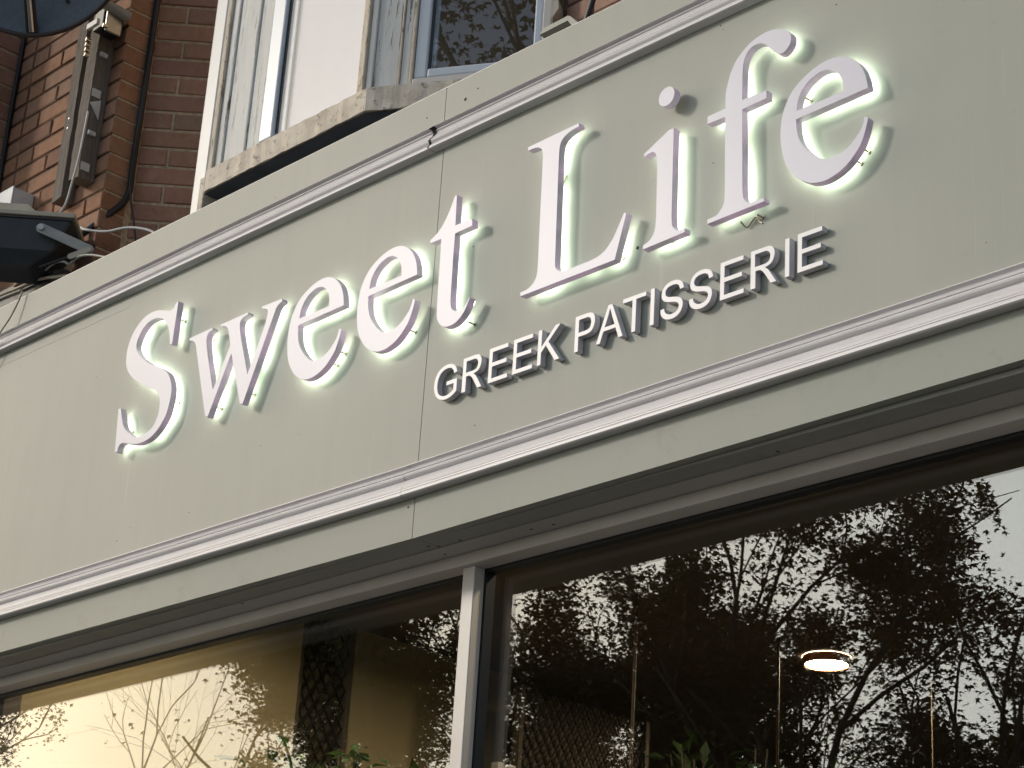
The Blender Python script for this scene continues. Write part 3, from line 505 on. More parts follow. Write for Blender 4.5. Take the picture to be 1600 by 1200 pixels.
# ------------------------------------------------------------------ inside the shop
struct(box('interior_side_wall', (-6.02, .375, 0), (-5.90, 1.47, 3.69), M['tan']))
struct(box('interior_side_wall', (-6.02, 1.72, 0), (-5.90, 2.50, 3.69), M['tan']))
struct(box('interior_back_wall', (-6.6, 7.2, 0), (2.0, 7.3, 4.0), M['dark_wall']))
struct(box('interior_ceiling', (-6.6, .30, 3.695), (2.0, 7.2, 3.80), M['ceil']))
struct(box('interior_floor', (-6.6, .31, -.02), (2.0, 7.2, .004), M['floor_in']))
struct(box('interior_left_wall', (-6.75, .30, 0), (-6.62, 7.3, 3.9), M['dark_wall']))
struct(box('interior_right_wall', (2.02, .30, 0), (2.12, 7.3, 3.9), M['dark_wall']))
def mesh_screen(lab, x, y0, y1, z0, z1, pitch):
    t = thing('mesh_screen', lab, 'screen', (x, (y0+y1)/2, z0))
    o = box('backboard', (x-.05, y0, z0), (x-.02, y1, z1), M['meshback'], t); o.matrix_parent_inverse = Matrix.Translation(-t.location)
    m = MB(); h = z1-z0; wd = y1-y0; s = 1.55
    k = -h/s
    while k < wd:
        for sgn in (1, -1):
            a0 = k; a1 = k+h/s; p = [(max(a0, 0), 0), (min(a1, wd), 0)]
            if p[1][0]-p[0][0] < .005: continue
            za = z0+(p[0][0]-a0)*s; zb_ = z0+(p[1][0]-a0)*s
            ya, yb = y0+p[0][0], y0+p[1][0]
            if sgn < 0: za, zb_ = z1-(za-z0), z1-(zb_-z0)
            m.tube([(x+.002*sgn, ya, za), (x+.002*sgn, yb, zb_)], .0042, 3, caps=False)
        k += pitch
    o = m.build('wire_mesh', M['mesh'], t, fix=False); o.matrix_parent_inverse = Matrix.Translation(-t.location)
    for (a, b) in (((x-.02, y0-.02, z0), (x+.012, y0, z1)), ((x-.02, y1, z0), (x+.012, y1+.02, z1))):
        o = box('edge_trim', a, b, M['dark_wall'], t); o.matrix_parent_inverse = Matrix.Translation(-t.location)
    return t
mesh_screen('dark diamond mesh panel inside behind the left pane, between two ochre walls', -5.92, 1.49, 1.70, 1.2, 3.69, .045)
mesh_screen('wide diamond mesh screen deep inside behind the right pane', -5.60, 2.29, 2.95, 1.2, 3.56, .045)
t = thing('door_frame', 'tall thin metal door frame inside, seen through the right pane beside the mesh screen', 'door frame', (-5.6, 2.2, 0))
for yy in (2.17, 2.23):
    o = box('post', (-5.62, yy, 0), (-5.585, yy+.03, 3.25), M['frame'], t); o.matrix_parent_inverse = Matrix.Translation(-t.location)
struct(box('interior_pier', (-6.02, .31, 0), (-5.88, .37, 3.69), M['dark_wall']))
# lamps
def ceiling_lamp(x, y, lab):
    t = thing('ceiling_lamp', lab, 'lamp', (x, y, 3.694), 0, 'round ceiling lamps in the shop')
    m = MB(); m.sweep([(.0775, -.012), (.0785, -.030), (.084, -.032), (.088, -.028), (.088, 0)], [(0, 0, 0, math.cos(R(a)), math.sin(R(a))) for a in range(0, 361, 8)], smooth=True, caps=False); m.build('lamp_ring', M['copper'], t, fix=False)
    m = MB(); m.tube([(0, 0, -.022), (0, 0, -.004)], .0770, 40); m.build('diffuser', M['lamp'], t)
    return t
for lx, wh in ((-5.0, 'above the left pane'), (-3.3, 'near the mullion'), (-1.6, 'towards the right end')): ceiling_lamp(lx, .75, 'added unseen ceiling lamp behind the window head '+wh)  # unseen lamps added to brighten the shop interior
ceiling_lamp(-.790*5.98, 2.98, 'bright round ceiling lamp with copper ring seen through the right pane')
def pendant(x, y, z0, lab):
    t = thing('pendant_lamp', lab, 'lamp', (x, y, 3.694), 0, 'pendant lamps on thin brass rods')
    m = MB(); m.tube([(0, 0, 0), (0, 0, z0-3.694)], .0055, 6); m.build('rod', plain_brass, t)
    m = MB(); m.sweep([(.02, .10), (.03, .09), (.06, .05), (.11, .0), (.105, .0), (.055, .045)], [(0, 0, z0-3.694-.1, math.cos(R(a)), math.sin(R(a))) for a in range(0, 361, 20)], smooth=True, caps=False)
    m.build('lamp_shade', M['black'], t, fix=False); return t
plain_brass = plain('aged_brass', (.12, .08, .045), .6, .1)
pendant(-.952*4.9, 1.9, 2.55, 'leftmost of the three thin brass pendant rods behind the right pane')
pendant(-.828*5.6, 2.6, 2.5, 'middle one of the three thin brass pendant rods, left of the bright round lamp')
pendant(-.712*6.2, 3.2, 2.5, 'rightmost of the three thin brass pendant rods, right of the bright round lamp')
# indoor plants
def leaf_blade(m, p, d, up_, L, wd):
    d = d.normalized(); s = d.cross(up_).normalized(); n = s.cross(d)
    a = p; b = p+d*L*.5+s*wd+n*L*.04; c = p+d*L-n*L*.12; e = p+d*L*.5-s*wd+n*L*.04; mid = p+d*L*.5
    m.add([a, b, c, e, mid], [(0, 1, 4), (1, 2, 4), (0, 4, 3), (4, 2, 3)])
def plant(x, y, top, lab, spread, nst, seed):
    r = random.Random(seed); t = thing('potted_plant', lab, 'plant', (x, y, 0), 0, 'leafy plants inside the shop window')
    m = MB(); m.sweep([(0, 0), (.15, 0), (.20, .38), (.215, .38), (.215, .42), (.18, .42), (.17, .36), (0, .36)], [(0, 0, 0, math.cos(R(a)), math.sin(R(a))) for a in range(0, 361, 24)], caps=False, smooth=True); m.build('pot', M['pot'], t, fix=False)
    st = MB(); lf = MB()
    for i in range(nst):
        a = r.uniform(0, 6.28); rr = spread*r.uniform(.2, 1)
        tip = Vector((math.cos(a)*rr, math.sin(a)*rr, top-r.uniform(0, .35)*(.4+rr)))
        base = Vector((r.uniform(-.05, .05), r.uniform(-.05, .05), .35))
        mid = base.lerp(tip, .6)+Vector((-math.cos(a)*rr*.25, -math.sin(a)*rr*.25, .1))
        pp = smooth_path([base, mid, tip], 5); st.tube(pp, .012, 5, r2=.003)
        for k in range(70):
            tpar = r.uniform(.55, 1); p = base.lerp(mid, min(1, tpar/.6)) if tpar < .6 else mid.lerp(tip, (tpar-.6)/.4)
            d = Vector((r.gauss(0, 1), r.gauss(0, 1), r.gauss(.2, .6)))
            leaf_blade(lf, p+d*.02, d, Vector((r.gauss(0, .3), r.gauss(0, .3), 1)), r.uniform(.045, .085), r.uniform(.013, .020))
    st.build('stems', M['bark'], t, fix=False); lf.build('foliage', M['leaf_in'], t, fix=False); return t
plant(-5.15, 1.15, 3.04, 'leafy green plant inside the left pane in front of the ochre wall', .36, 60, 5)
plant(-4.10, 1.75, 3.02, 'dark green plant low inside the right pane below the brass rod', .40, 44, 9)
# black shelf rail inside left pane
t = box('shelf_rail', (-5.3, 1.7, 2.80), (-3.9, 1.76, 2.86), M['black']); tag(t, 'black rail inside the left pane beside the plant', 'rail')

# ------------------------------------------------------------------ brick walls above the fascia
PZ = 5.298
def brick_mesh(L, D, H, seed):
    r = random.Random(seed); m = MB(); c = .004
    def j(): return r.uniform(-.0032, .0032)
    fr = [(c+j(), 0, c+j()), (L-c+j(), 0, c+j()), (L-c+j(), 0, H-c+j()), (c+j(), 0, H-c+j())]
    md = [(0, c, 0), (L, c, 0), (L, c, H), (0, c, H)]; bk = [(0, D, 0), (L, D, 0), (L, D, H), (0, D, H)]
    fs = [(0, 1, 2, 3)]
    for a in (0, 4):
        for i in range(4): fs.append((a+i, a+4+i, a+4+(i+1) % 4, a+(i+1) % 4))
    m.add(fr+md+bk, fs); return m
H_ = .0640
BR = {}
for k, (L, D) in {'s': (.2150, .10), 'h': (.1025, .10)}.items():
    for v in range(4):
        me = brick_mesh(L, D, H_, v*3+len(k)+ord(k)).mesh('brick_'+k, [M['brick']])
        bm = bmesh.new(); bm.from_mesh(me); bmesh.ops.recalc_face_normals(bm, faces=bm.faces); bm.to_mesh(me); bm.free(); BR[k, v] = me
def dark_copy(me, mat): c = me.copy(); c.materials.clear(); c.materials.append(mat); return c
BRD = {k: dark_copy(v, M['brick_dark']) for k, v in BR.items()}
def wall_face(par, o0, ang, length, z0, z1, meshes, phase=0, rnd_=rnd, from_end=False, skip=None):
    """Flemish bond face starting at o0 and running at angle ang; bricks stand 6 mm proud of the mortar"""
    c, s = math.cos(R(ang)), math.sin(R(ang)); row = 0; z = z0
    while z < z1:
        k0 = (row+phase) % 2; u = 0.0
        seq = 's' if k0 else 'h'; first = True
        while u < length-.02:
            L = .2150 if seq == 's' else .1025
            key = (seq, rnd_.randrange(4)); LL = L
            uu = u if not from_end else length-u-L
            sc = 1.0
            if u+L > length: sc = (length-u)/L; uu = u if not from_end else 0.0
            if not (skip and skip(uu, z)):
                b = bpy.data.objects.new('brick', meshes[key]); COL.objects.link(b); b.parent = par
                d = rnd_.uniform(-.0018, .0018)
                b.location = Vector((o0[0]+c*uu+s*d, o0[1]+s*uu-c*d, z+.0055))-Vector(par.location)
                b.rotation_euler = (rnd_.uniform(-.004, .004), rnd_.uniform(-.006, .006), R(ang)); b.scale = (sc, 1, 1)
            u += L+.010
            seq = 'h' if seq == 's' else 's'
        z += .075; row += 1
bw = thing('brick_wall', 'orange red brick wall and pier with plum brick return, above the fascia at the left', 'wall', (-5.94, .42, 4.35))
def WP(o): o.matrix_parent_inverse = Matrix.Translation(-Vector(o.parent.location)); return o
z0 = PZ-.075*13
# front (orange) face
wall_face(bw, (-6.715, .42, 0), 0, .775, z0, 6.25, BR, 0, from_end=True)
# return is 122 mm deep: the corner bricks show their ends; small closers fill to the inner corner
WP(box('mortar', (-6.9, .4265, z0), (-5.9465, .54, 6.3), M['mortar_dark'], bw))
WP(box('mortar', (-5.9463, .4275, z0), (-5.9435, .5490, 6.3), M['mortar'], bw))
# canted face
cx, cy = -5.9465, .540
dx_, dy_ = math.cos(R(48)), math.sin(R(48))
wall_face(bw, (cx+dx_*.004, cy+dy_*.004, 0), 48, .56, z0, 6.0, BRD, 1)
m = MB(); nx, ny = dy_, -dx_
a = Vector((cx, cy, 0)); b_ = a+Vector((dx_, dy_, 0))*.60; off = Vector((-nx, -ny, 0))
vs = []
for p in (a+off*.0065, b_+off*.0065, b_+off*.12, a+off*.12): vs += [(p.x, p.y, z0), (p.x, p.y, 6.1)]
m.add(vs, [(0, 2, 3, 1), (2, 4, 5, 3), (4, 6, 7, 5), (6, 0, 1, 7), (1, 3, 5, 7), (0, 6, 4, 2)]); WP(m.build('mortar', M['mortar'], bw))
# left pier return (faces right), bricks run out towards the street
wall_face(bw, (-6.712, .20, 0), 90, .212, z0+.02, 6.3, BRD, 0)
WP(box('mortar', (-6.95, .202, z0), (-6.7185, .424, 6.4), M['mortar'], bw))
# broken red brick low on the canted face
rb = brick_mesh(.11, .05, .064, 77).build('brick', M['brick_red'], bw); rb.location = Vector((-5.872, .600, 4.773))-Vector(bw.location); rb.rotation_euler = (0, 0, R(48)); rb['label'] = 'broken bright red brick'

# dark wall in the shade right of the bay
rw = thing('brick_wall', 'dark shaded brick wall right of the bay window, above the fascia', 'wall', (-3.1, .95, 4.3))
wall_face(rw, (-3.80, .60, 0), 0, 1.4, 4.42, 5.95, BRD, 0)
WP(box('mortar', (-3.82, .607, 4.3), (-2.2, .70, 6.0), M['mortar_dark'], rw))
# flat roof behind the fascia
struct(box('flat_roof', (XL, .052, 4.24), (XR, 1.6, 4.285), M['soffit_shade']))

# ------------------------------------------------------------------ bay window
bay = thing('bay_window', 'old white bay window with flaking painted posts, uPVC frames and a stained stone sill', 'bay window', (-4.2845, .27, 4.63))
CX, CY = -4.2845, .27; CA = 30; cc, cs = math.cos(R(CA)), math.sin(R(CA))
def bx(name, x0, x1, y0, y1, z0, z1, mat, bevel=0, par=None):
    o = box(name, (x0, y0, z0), (x1, y1, z1), mat, par or bay, bevel); o.matrix_parent_inverse = Matrix.Translation(-Vector(bay.location)) if par is None else Matrix.Identity(4); return o
def cant(name, s0, s1, d0, d1, z0, z1, mat, bevel=0, par=None):   # s along the canted side, d = depth inwards
    m = MB(); vs = []
    for (s, d) in ((s0, d0), (s1, d0), (s1, d1), (s0, d1)):
        x = CX+cc*s-cs*d; y = CY+cs*s+cc*d; vs += [(x, y, z0), (x, y, z1)]
    m.add(vs, [(0, 2, 3, 1), (2, 4, 5, 3), (4, 6, 7, 5), (6, 0, 1, 7), (1, 3, 5, 7), (0, 6, 4, 2)])
    o = m.build(name, mat, par or bay, bevel=bevel); o.matrix_parent_inverse = Matrix.Translation(-Vector(bay.location)) if par is None else Matrix.Identity(4); return o
ZS = 4.700; ZTOP = 6.4
# stone sill: polygon slab following the bay, 70 mm thick, 70 mm in front of the posts
def ragged_slab(name, poly, z0, z1, mat, seed, step=.025, amp=.004):
    r = random.Random(seed); pts = []
    for i in range(len(poly)):
        a = Vector(poly[i]); b = Vector(poly[(i+1) % len(poly)]); n = max(1, int((b-a).length/step)); nrm = Vector(((b-a).y, -(b-a).x)).normalized()
        for k in range(n): pts.append(a+(b-a)*k/n+nrm*r.uniform(-amp, amp)*.5)
    n = len(pts); m = MB()
    vb = [(p.x, p.y, z0+r.uniform(-amp, amp)) for p in pts]; vm = [(p.x, p.y, (z0+z1)/2) for p in pts]; vt = [(p.x, p.y, z1+r.uniform(-amp*.3, amp*.3)) for p in pts]
    fs = [tuple(reversed(range(n))), tuple(range(2*n, 3*n))]
    for i in range(n):
        j = (i+1) % n; fs += [(i, j, n+j, n+i), (n+i, n+j, 2*n+j, 2*n+i)]
    m.add(vb+vm+vt, fs); return m
q0 = Vector((-4.183, .20)); dirc = Vector((cc, cs))
qe = q0+dirc*.62
sl_ = ragged_slab('sill', [(-4.955, .20), (q0.x, q0.y), (qe.x, qe.y), (qe.x, qe.y+.3), (-4.955, .5)], 4.567, 4.640, M['stone'], 3)
o = sl_.build('sill', M['stone'], bay); o.matrix_parent_inverse = Matrix.Translation(-Vector(bay.location))
# sloped top of the sill up to the posts
p0 = Vector((CX, CY)); pe = p0+dirc*.62
m = MB(); m.add([(-4.955, .205, 4.641), (q0.x-.002, q0.y+.004, 4.641), (CX, CY-.001, ZS-.002), (-4.955, .27, ZS-.002), (qe.x, qe.y, 4.641), (pe.x, pe.y, ZS-.002)], [(0, 1, 2, 3), (1, 4, 5, 2)])
o = m.build('sill_weathering', M['stone'], bay, fix=False); o.matrix_parent_inverse = Matrix.Translation(-Vector(bay.location))
# turned down left end of the sill
bx('sill_end', -4.990, -4.962, .205, .33, 4.45, 4.625, M['stone'], .003)
# soffit and apron under the sill
m = MB(); m.add([(-4.958, .204, 4.5605), (q0.x-.002, .204, 4.5605), (qe.x, qe.y+.004, 4.5605), (qe.x, 1.2, 4.5605), (-4.958, 1.2, 4.5605)], [(0, 1, 2, 3, 4)])
o = m.build('sill_soffit', M['soffit_shade'], bay, fix=False); o.matrix_parent_inverse = Matrix.Translation(-Vector(bay.location))
bx('apron', -4.95, -4.20, .36, .40, 4.30, 4.558, M['soffit_shade'])
cant('apron', .05, .62, .10, .14, 4.30, 4.558, M['soffit_shade'])
# front: left jamb, frame, glass
bx('side_strip', -5.121, -5.042, .262, .34, 4.38, ZTOP, M['pipe'], .012)
bx('jamb_edge', -5.040, -5.018, .258, .33, 4.69, ZTOP, M['flake_edge'], .003)
bx('jamb_board', -5.017, -4.985, .268, .34, 4.695, ZTOP, M['flake'], .003)
bx('jamb_board', -4.984, -4.905, .275, .34, 4.695, ZTOP, M['flake'], .004)
bx('jamb_board', -4.904, -4.868, .270, .34, 4.695, ZTOP, M['flake'], .005)
bx('jamb_board', -4.867, -4.803, .277, .34, 4.695, ZTOP, M['flake'], .003)
fw_ = bx('window_frame', -4.801, -4.733, .272, .2935, ZS+.010, ZTOP, M['upvc'], .006)
bx('gasket', -4.7328, -4.729, .2845, .2935, ZS+.03, ZTOP, M['gasket'], 0, fw_)
bx('glazing_spacer', -4.795, -4.700, .2940, .2990, ZS+.03, ZTOP, M['spacer'], 0, fw_)
bx('glass_pane', -4.7268, -4.318, .286, .290, ZS+.02, ZTOP, M['glass_up'], 0, fw_)
bx('bottom_rail', -4.732, -4.316, .276, .34, ZS-.002, ZS+.012, M['upvc'], .003, fw_)
# corner post
bx('corner_edge', -4.316, -4.288, .262, .34, ZS-.004, ZTOP, M['flake_edge'], .004)
cant('corner_post', .0005, .020, .0, .07, ZS-.006, ZTOP, M['flake'], .004)
cant('corner_post', .0205, .096, .006, .07, ZS-.006, ZTOP, M['flake'], .003)
cant('corner_post', .0965, .104, .0, .07, ZS-.006, ZTOP, M['flake_edge'], .003)
cant('corner_post', .1045, .132, .004, .07, ZS-.004, ZTOP, M['flake'], .004)
cant('corner_post', .1325, .1450, -.002, .07, ZS-.004, ZTOP, M['flake_edge'], .004)
cant('sub_sill', .1455, .56, -.004, .07, ZS+.001, ZS+.024, M['frame'], .003)
f2 = cant('window_frame', .146, .186, .002, .021, ZS+.0265, ZTOP, M['upvc'], .006)
cant('bottom_rail', .1865, .5015, .002, .07, ZS+.0265, ZS+.0575, M['upvc'], .006, f2)
cant('window_frame', .502, .528, .002, .07, ZS+.0265, ZTOP, M['upvc'], .006)
cant('gasket', .1866, .192, .008, .021, ZS+.058, ZTOP, M['gasket'], 0, f2)
cant('glazing_spacer', .150, .204, .0215, .03, ZS+.058, ZTOP, M['spacer'], 0, f2)
cant('glass_pane', .1923, .5015, .016, .020, ZS+.05, ZTOP, M['glass_up'], 0, f2)
cant('end_post', .5285, .553, -.003, .08, ZS-.006, ZTOP, M['frame'], .003)
m = MB(); r = random.Random(4); vs = []; n = 40                   # ragged broken render edge
for i in range(n+1):
    zz = 4.70+1.2*i/n; e = .563+.012*math.sin(i*1.9)+r.uniform(-.006, .006)
    for (s, d) in ((.5535, -.006), (e, -.004), (e, .05), (.5535, .05)):
        vs.append((CX+cc*s-cs*d, CY+cs*s+cc*d, zz))
fs = []
for i in range(n):
    for k in range(4): fs.append((i*4+k, i*4+(k+1) % 4, (i+1)*4+(k+1) % 4, (i+1)*4+k))
m.add(vs, fs); o = m.build('render_edge', M['flake_edge'], bay); o.matrix_parent_inverse = Matrix.Translation(-Vector(bay.location))
# room behind
struct(box('upstairs_back_wall', (-5.1, 2.6, 4.4), (-2.6, 2.7, 7.2), plain('brown_painted_wall', (.34, .25, .16), .85, 0, .08, 2)))
struct(box('upstairs_side_wall', (-5.16, .36, 4.4), (-5.122, 2.6, 7.2), bpy.data.materials['brown_painted_wall']))
struct(box('upstairs_ceiling', (-5.1, .5, 6.6), (-3.0, 2.6, 6.7), M['ceil']))
struct(box('upstairs_floor', (-4.95, .42, 4.45), (-3.6, 2.6, 4.55), M['floor_in']))
# blind
t = thing('window_blind', 'smooth white blind filling the left bay window', 'blind', (-4.5, .40, 6.4))
m = MB(); n = 40; prof = []
for i in range(n+1):
    x = -4.702+.40*i/n; prof.append((x, .3035+.0006*math.sin(i*.5)+(.0006 if i < 4 else 0)))
vs = []
for (x, y) in prof: vs += [(x, y, 4.66), (x, y, 6.4)]
m.add(vs, [(2*i, 2*i+2, 2*i+3, 2*i+1) for i in range(n)], smooth=True); WP(m.build('cloth', M['blind'], t, fix=False))
WP(box('head_rail', (-4.70, .305, 6.38), (-4.32, .345, 6.399), M['upvc'], t))

# ------------------------------------------------------------------ things fixed to the left wall
def batten(lab, x0, x1, y0, zb, zt, seed, clips, split=None):
    t = thing('timber_batten', lab, 'batten', ((x0+x1)/2, .40, zb), 0, 'weathered timber battens on the brick wall')
    r = random.Random(seed); m = MB(); n = 26; vs = []
    for i in range(n+1):
        z = zb+(zt-zb)*i/n; j = lambda: r.uniform(-.0012, .0012)
        lo = r.uniform(-.01, .01) if i == 0 else 0
        vs += [(x0+j(), y0+j(), z+lo), (x1+j(), y0+j(), z-lo), (x1+j(), .418, z+lo), (x0+j(), .418, z)]
    fs = [(3, 2, 1, 0), (4*n, 4*n+1, 4*n+2, 4*n+3)]
    for i in range(n):
        for k in range(4): fs.append((i*4+k, i*4+(k+1) % 4, (i+1)*4+(k+1) % 4, (i+1)*4+k))
    m.add(vs, fs); WP(m.build('post', M['timber'], t))
    for (z, kind) in clips:
        c = MB()
        if kind == 'plate': c.box((x1+.001, y0+.004, z-.016), (x1+.004, y0+.040, z+.016))
        elif kind == 'tri': c.add([(x1+.002, y0+.002, z+.01), (x1+.002, y0+.045, z+.035), (x1+.002, y0+.045, z-.045), (x1+.005, y0+.002, z+.01), (x1+.005, y0+.045, z+.035), (x1+.005, y0+.045, z-.045)], [(0, 1, 2), (5, 4, 3), (0, 3, 4, 1), (1, 4, 5, 2), (2, 5, 3, 0)])
        elif kind == 'clip': c.box((x1+.001, y0+.010, z-.008), (x1+.012, y0+.040, z+.008)); c.tube([(x1+.004, y0+.02, z), (x1+.018, y0+.02, z)], .004, 8)
        else: c.tube([(x0+.03, y0-.002, z), (x0+.03, y0+.002, z)], .0035, 8)
        WP(c.build('cable_clip', M['grey_box'] if kind != 'nail' else M['chrome'], t))
    return t
batten('left and lower weathered timber batten on the bricks with two nail heads', -6.190, -6.131, .365, 5.005, 5.90, 3, [(5.34, 'nail'), (5.30, 'nail')])
batten('weathered grey timber batten on the bricks with white cable clips, right of the other', -6.070, -6.008, .350, 5.045, 5.735, 5, [(5.55, 'clip'), (5.39, 'plate'), (5.335, 'tri'), (5.225, 'clip'), (5.09, 'plate')])
# dish
t = thing('satellite_dish', 'dark slate grey satellite dish with brown rim, cut off by the top left corner', 'dish', (-5.98, .02, 5.88))
m = MB(); N = Vector((.62, -.70, -.35)).normalized(); cD = Vector((-5.98, .02, 5.86)); A1 = N.orthogonal().normalized(); B1 = N.cross(A1); RD = .345
vs = [cD-N*.05]; rings = 12; seg = 64
for i in range(1, rings+1):
    rr = RD*i/rings
    for j in range(seg): vs.append(cD-N*.05*(1-(i/rings)**2)+(A1*math.cos(2*math.pi*j/seg)+B1*math.sin(2*math.pi*j/seg))*rr)
fs = [(0, 1+j, 1+(j+1) % seg) for j in range(seg)]
for i in range(rings-1):
    for j in range(seg): fs.append((1+i*seg+j, 1+(i+1)*seg+j, 1+(i+1)*seg+(j+1) % seg, 1+i*seg+(j+1) % seg))
m.add(vs, fs, smooth=True); WP(m.build('reflector', M['dish'], t, fix=False))
m = MB(); m.tube([cD+(A1*math.cos(2*math.pi*j/seg)+B1*math.sin(2*math.pi*j/seg))*(RD+.004) for j in range(seg+1)], .0085, 8, caps=False); WP(m.build('rim', M['dish_rim'], t, fix=False))
dn = (Vector((0, 0, -1))-N*Vector((0, 0, -1)).dot(N)).normalized()
pb = cD+dn*(RD-.01)
m = MB(); m.tube([pb, pb-dn*.25+N*.10, cD+N*.35], .012, 10); WP(m.build('feed_arm', M['chrome'], t))
m = MB()
for s in (-1, 1): m.tube([pb+dn.cross(N)*.016*s, pb-dn*.24+N*.09+dn.cross(N)*.016*s], .006, 6)
WP(m.build('arm_channel', M['dish_rim'], t))
m = MB(); m.tube([cD-N*.06, Vector((-5.92, .30, 5.70)), Vector((-5.90, .40, 5.68))], .02, 10); WP(m.build('mount', M['steel_dull'], t))
for (u, v) in ((-.12, .22), (.02, .26), (.14, .20)):
    p = cD+dn*v+dn.cross(N)*u-N*.05*(1-(u*u+v*v)/RD**2); m = MB(); m.tube([p, p+N*.008], .007, 8); WP(m.build('bolt', M['dark_hole'], t))
# clamp on top of the batten
t = thing('dish_clamp', 'black and steel clamp bracket at the top of the right batten', 'bracket', (-5.93, .32, 5.62))
WP(box('clamp_block', (-6.00, .315, 5.62), (-5.935, .40, 5.70), M['black'], t, .004)); WP(box('clamp_plate', (-5.93, .32, 5.60), (-5.918, .385, 5.715), M['steel'], t, .003))
WP(box('clamp_jaw', (-5.995, .285, 5.612), (-5.925, .298, 5.636), M['grey_box'], t, .002))
for (x, y, z) in [(-5.88, .288, 5.706), (-5.885, .288, 5.59)]+[(-6.03+.002*k, .31, 5.60-k*.022) for k in range(4)]:
    m = MB(); m.tube([(x, y, z), (x+.003, y+.018, z)], .008, 10); WP(m.build('bolt', M['chrome'], t))
# grey box
t = thing('junction_box', 'pale grey plastic junction box on the orange bricks at the left edge', 'box', (-6.46, .40, 5.08))
WP(box('box_body', (-6.56, .335, 5.06), (-6.425, .419, 5.135), M['grey_box'], t, .004)); WP(box('box_lid', (-6.563, .326, 5.057), (-6.422, .334, 5.138), M['grey_box'], t, .003))
# floodlight, turned 48 degrees
t = thing('floodlight', 'large dark floodlight with beige lid on a steel arm above the fascia', 'floodlight', (-5.865, .28, 4.715), R(48)); t.scale = (.86, .86, .86)
def lb(name, a, b, mat, bev=0): return box(name, a, b, mat, t, bev)
lb('lid', (-.80, -.012, .098), (.008, .30, .118), M['flood_lid'], .003)
m = MB(); vs = []
for (x, y, z) in ((-.80, .03, .119), (-.14, .03, .119), (-.14, .26, .119), (-.80, .26, .119), (-.80, .05, .175), (-.20, .05, .175), (-.20, .24, .175), (-.80, .24, .175)): vs.append((x, y, z))
m.add(vs, [(0, 3, 2, 1), (4, 5, 6, 7), (0, 1, 5, 4), (1, 2, 6, 5), (2, 3, 7, 6), (3, 0, 4, 7)]); m.build('lid_housing', M['flood_lid'], t, bevel=.003)
m = MB(); vs = [(-.80, .0, .097), (0, .0, .097), (0, .29, .097), (-.80, .29, .097), (-.80, .02, -.04), (-.06, .02, -.04), (-.06, .27, -.04), (-.80, .27, -.04), (-.80, .06, -.10), (-.16, .06, -.10), (-.16, .23, -.10), (-.80, .23, -.10)]
m.add(vs, [(3, 2, 1, 0), (8, 9, 10, 11)]+[(a+i, a+4+i, a+4+(i+1) % 4, a+(i+1) % 4) for a in (0, 4) for i in range(4)]); m.build('body', M['flood_body'], t, bevel=.012)
lb('gasket_line', (-.80, -.004, .088), (.001, .0, .0965), M['dish_rim'])
# arm
m = MB(); sh = []
def barp(a, b, wd, th, y):
    a = Vector(a); b = Vector(b); d = (b-a).normalized(); n = Vector((-d.y, d.x)); pts = []
    for k in range(9): 
        an = math.pi/2+math.pi*k/8; pts.append(a+(d*math.cos(an)+n*math.sin(an))*wd)
    for k in range(9):
        an = -math.pi/2+math.pi*k/8; pts.append(b+(d*math.cos(an)+n*math.sin(an))*wd)
    k = len(pts); mm = MB(); mm.add([(p.x, y, p.y) for p in pts]+[(p.x, y+th, p.y) for p in pts], [tuple(range(k)), tuple(reversed(range(k, 2*k)))]+[(i, (i+1) % k, k+(i+1) % k, k+i) for i in range(k)]); return mm
barp((-.115, .035), (.085, -.045), .020, .006, -.030).build('arm', M['steel_dull'], t)
m = MB(); m.tube([(-.115, -.04, .035), (-.115, .0, .035)], .013, 12); m.build('pivot_bolt', M['steel'], t)
barp((.085, -.050), (.02, -.085), .012, .004, -.040).build('slotted_strap', M['flood_lid'], t)
m = MB(); m.tube([(.07, -.03, -.06), (-.02, -.03, -.10), (-.10, -.02, -.135)], .006, 6); m.build('strap_rod', M['black'], t)
# cables
def cable(lab, pts, r, mat, nm='cable', cat='cable'):
    m = MB(); m.tube(smooth_path(pts, 8), r, 7); return tag(m.build(nm, mat), lab, cat)
cable('thick black cable bundle running down the inner corner of the brick pier', [(-5.925, .520, 6.2), (-5.928, .522, 5.75), (-5.922, .518, 5.45), (-5.93, .520, 5.15), (-5.93, .515, 5.00), (-5.95, .45, 4.90), (-6.03, .37, 4.78), (-6.1, .34, 4.65)], .012, M['black'])
cable('thin black cable spreading off the bundle over the plum bricks', [(-5.918, .515, 5.30), (-5.915, .51, 5.05), (-5.87, .53, 4.85), (-5.83, .52, 4.72), (-5.86, .47, 4.60)], .004, M['black'])
cable('black cable tacked up the left edge of the orange bricks', [(-6.698, .408, 6.3), (-6.700, .409, 5.9), (-6.702, .408, 5.55), (-6.700, .408, 5.2), (-6.69, .40, 5.0)], .0085, M['black'])
cable('white cable dropping from the battens to the floodlight lid', [(-5.995, .345, 5.30), (-5.990, .335, 5.12), (-5.995, .325, 5.0), (-5.99, .31, 4.91), (-6.02, .30, 4.865)], .0042, M['white_cable'])
cable('white cable looping from the steel arm across the plum bricks', [(-5.985, .38, 4.845), (-5.95, .385, 4.826), (-5.86, .41, 4.80), (-5.76, .44, 4.795), (-5.66, .47, 4.76), (-5.60, .48, 4.70)], .0050, M['white_cable'])
cable('cream cable lying along the roof edge behind the fascia', [(-6.8, .30, 4.67), (-6.50, .30, 4.660), (-6.335, .30, 4.655), (-6.204, .30, 4.646), (-6.076, .30, 4.640), (-5.95, .30, 4.612), (-5.85, .30, 4.585), (-5.7, .30, 4.53)], .0062, M['cream_cable'])
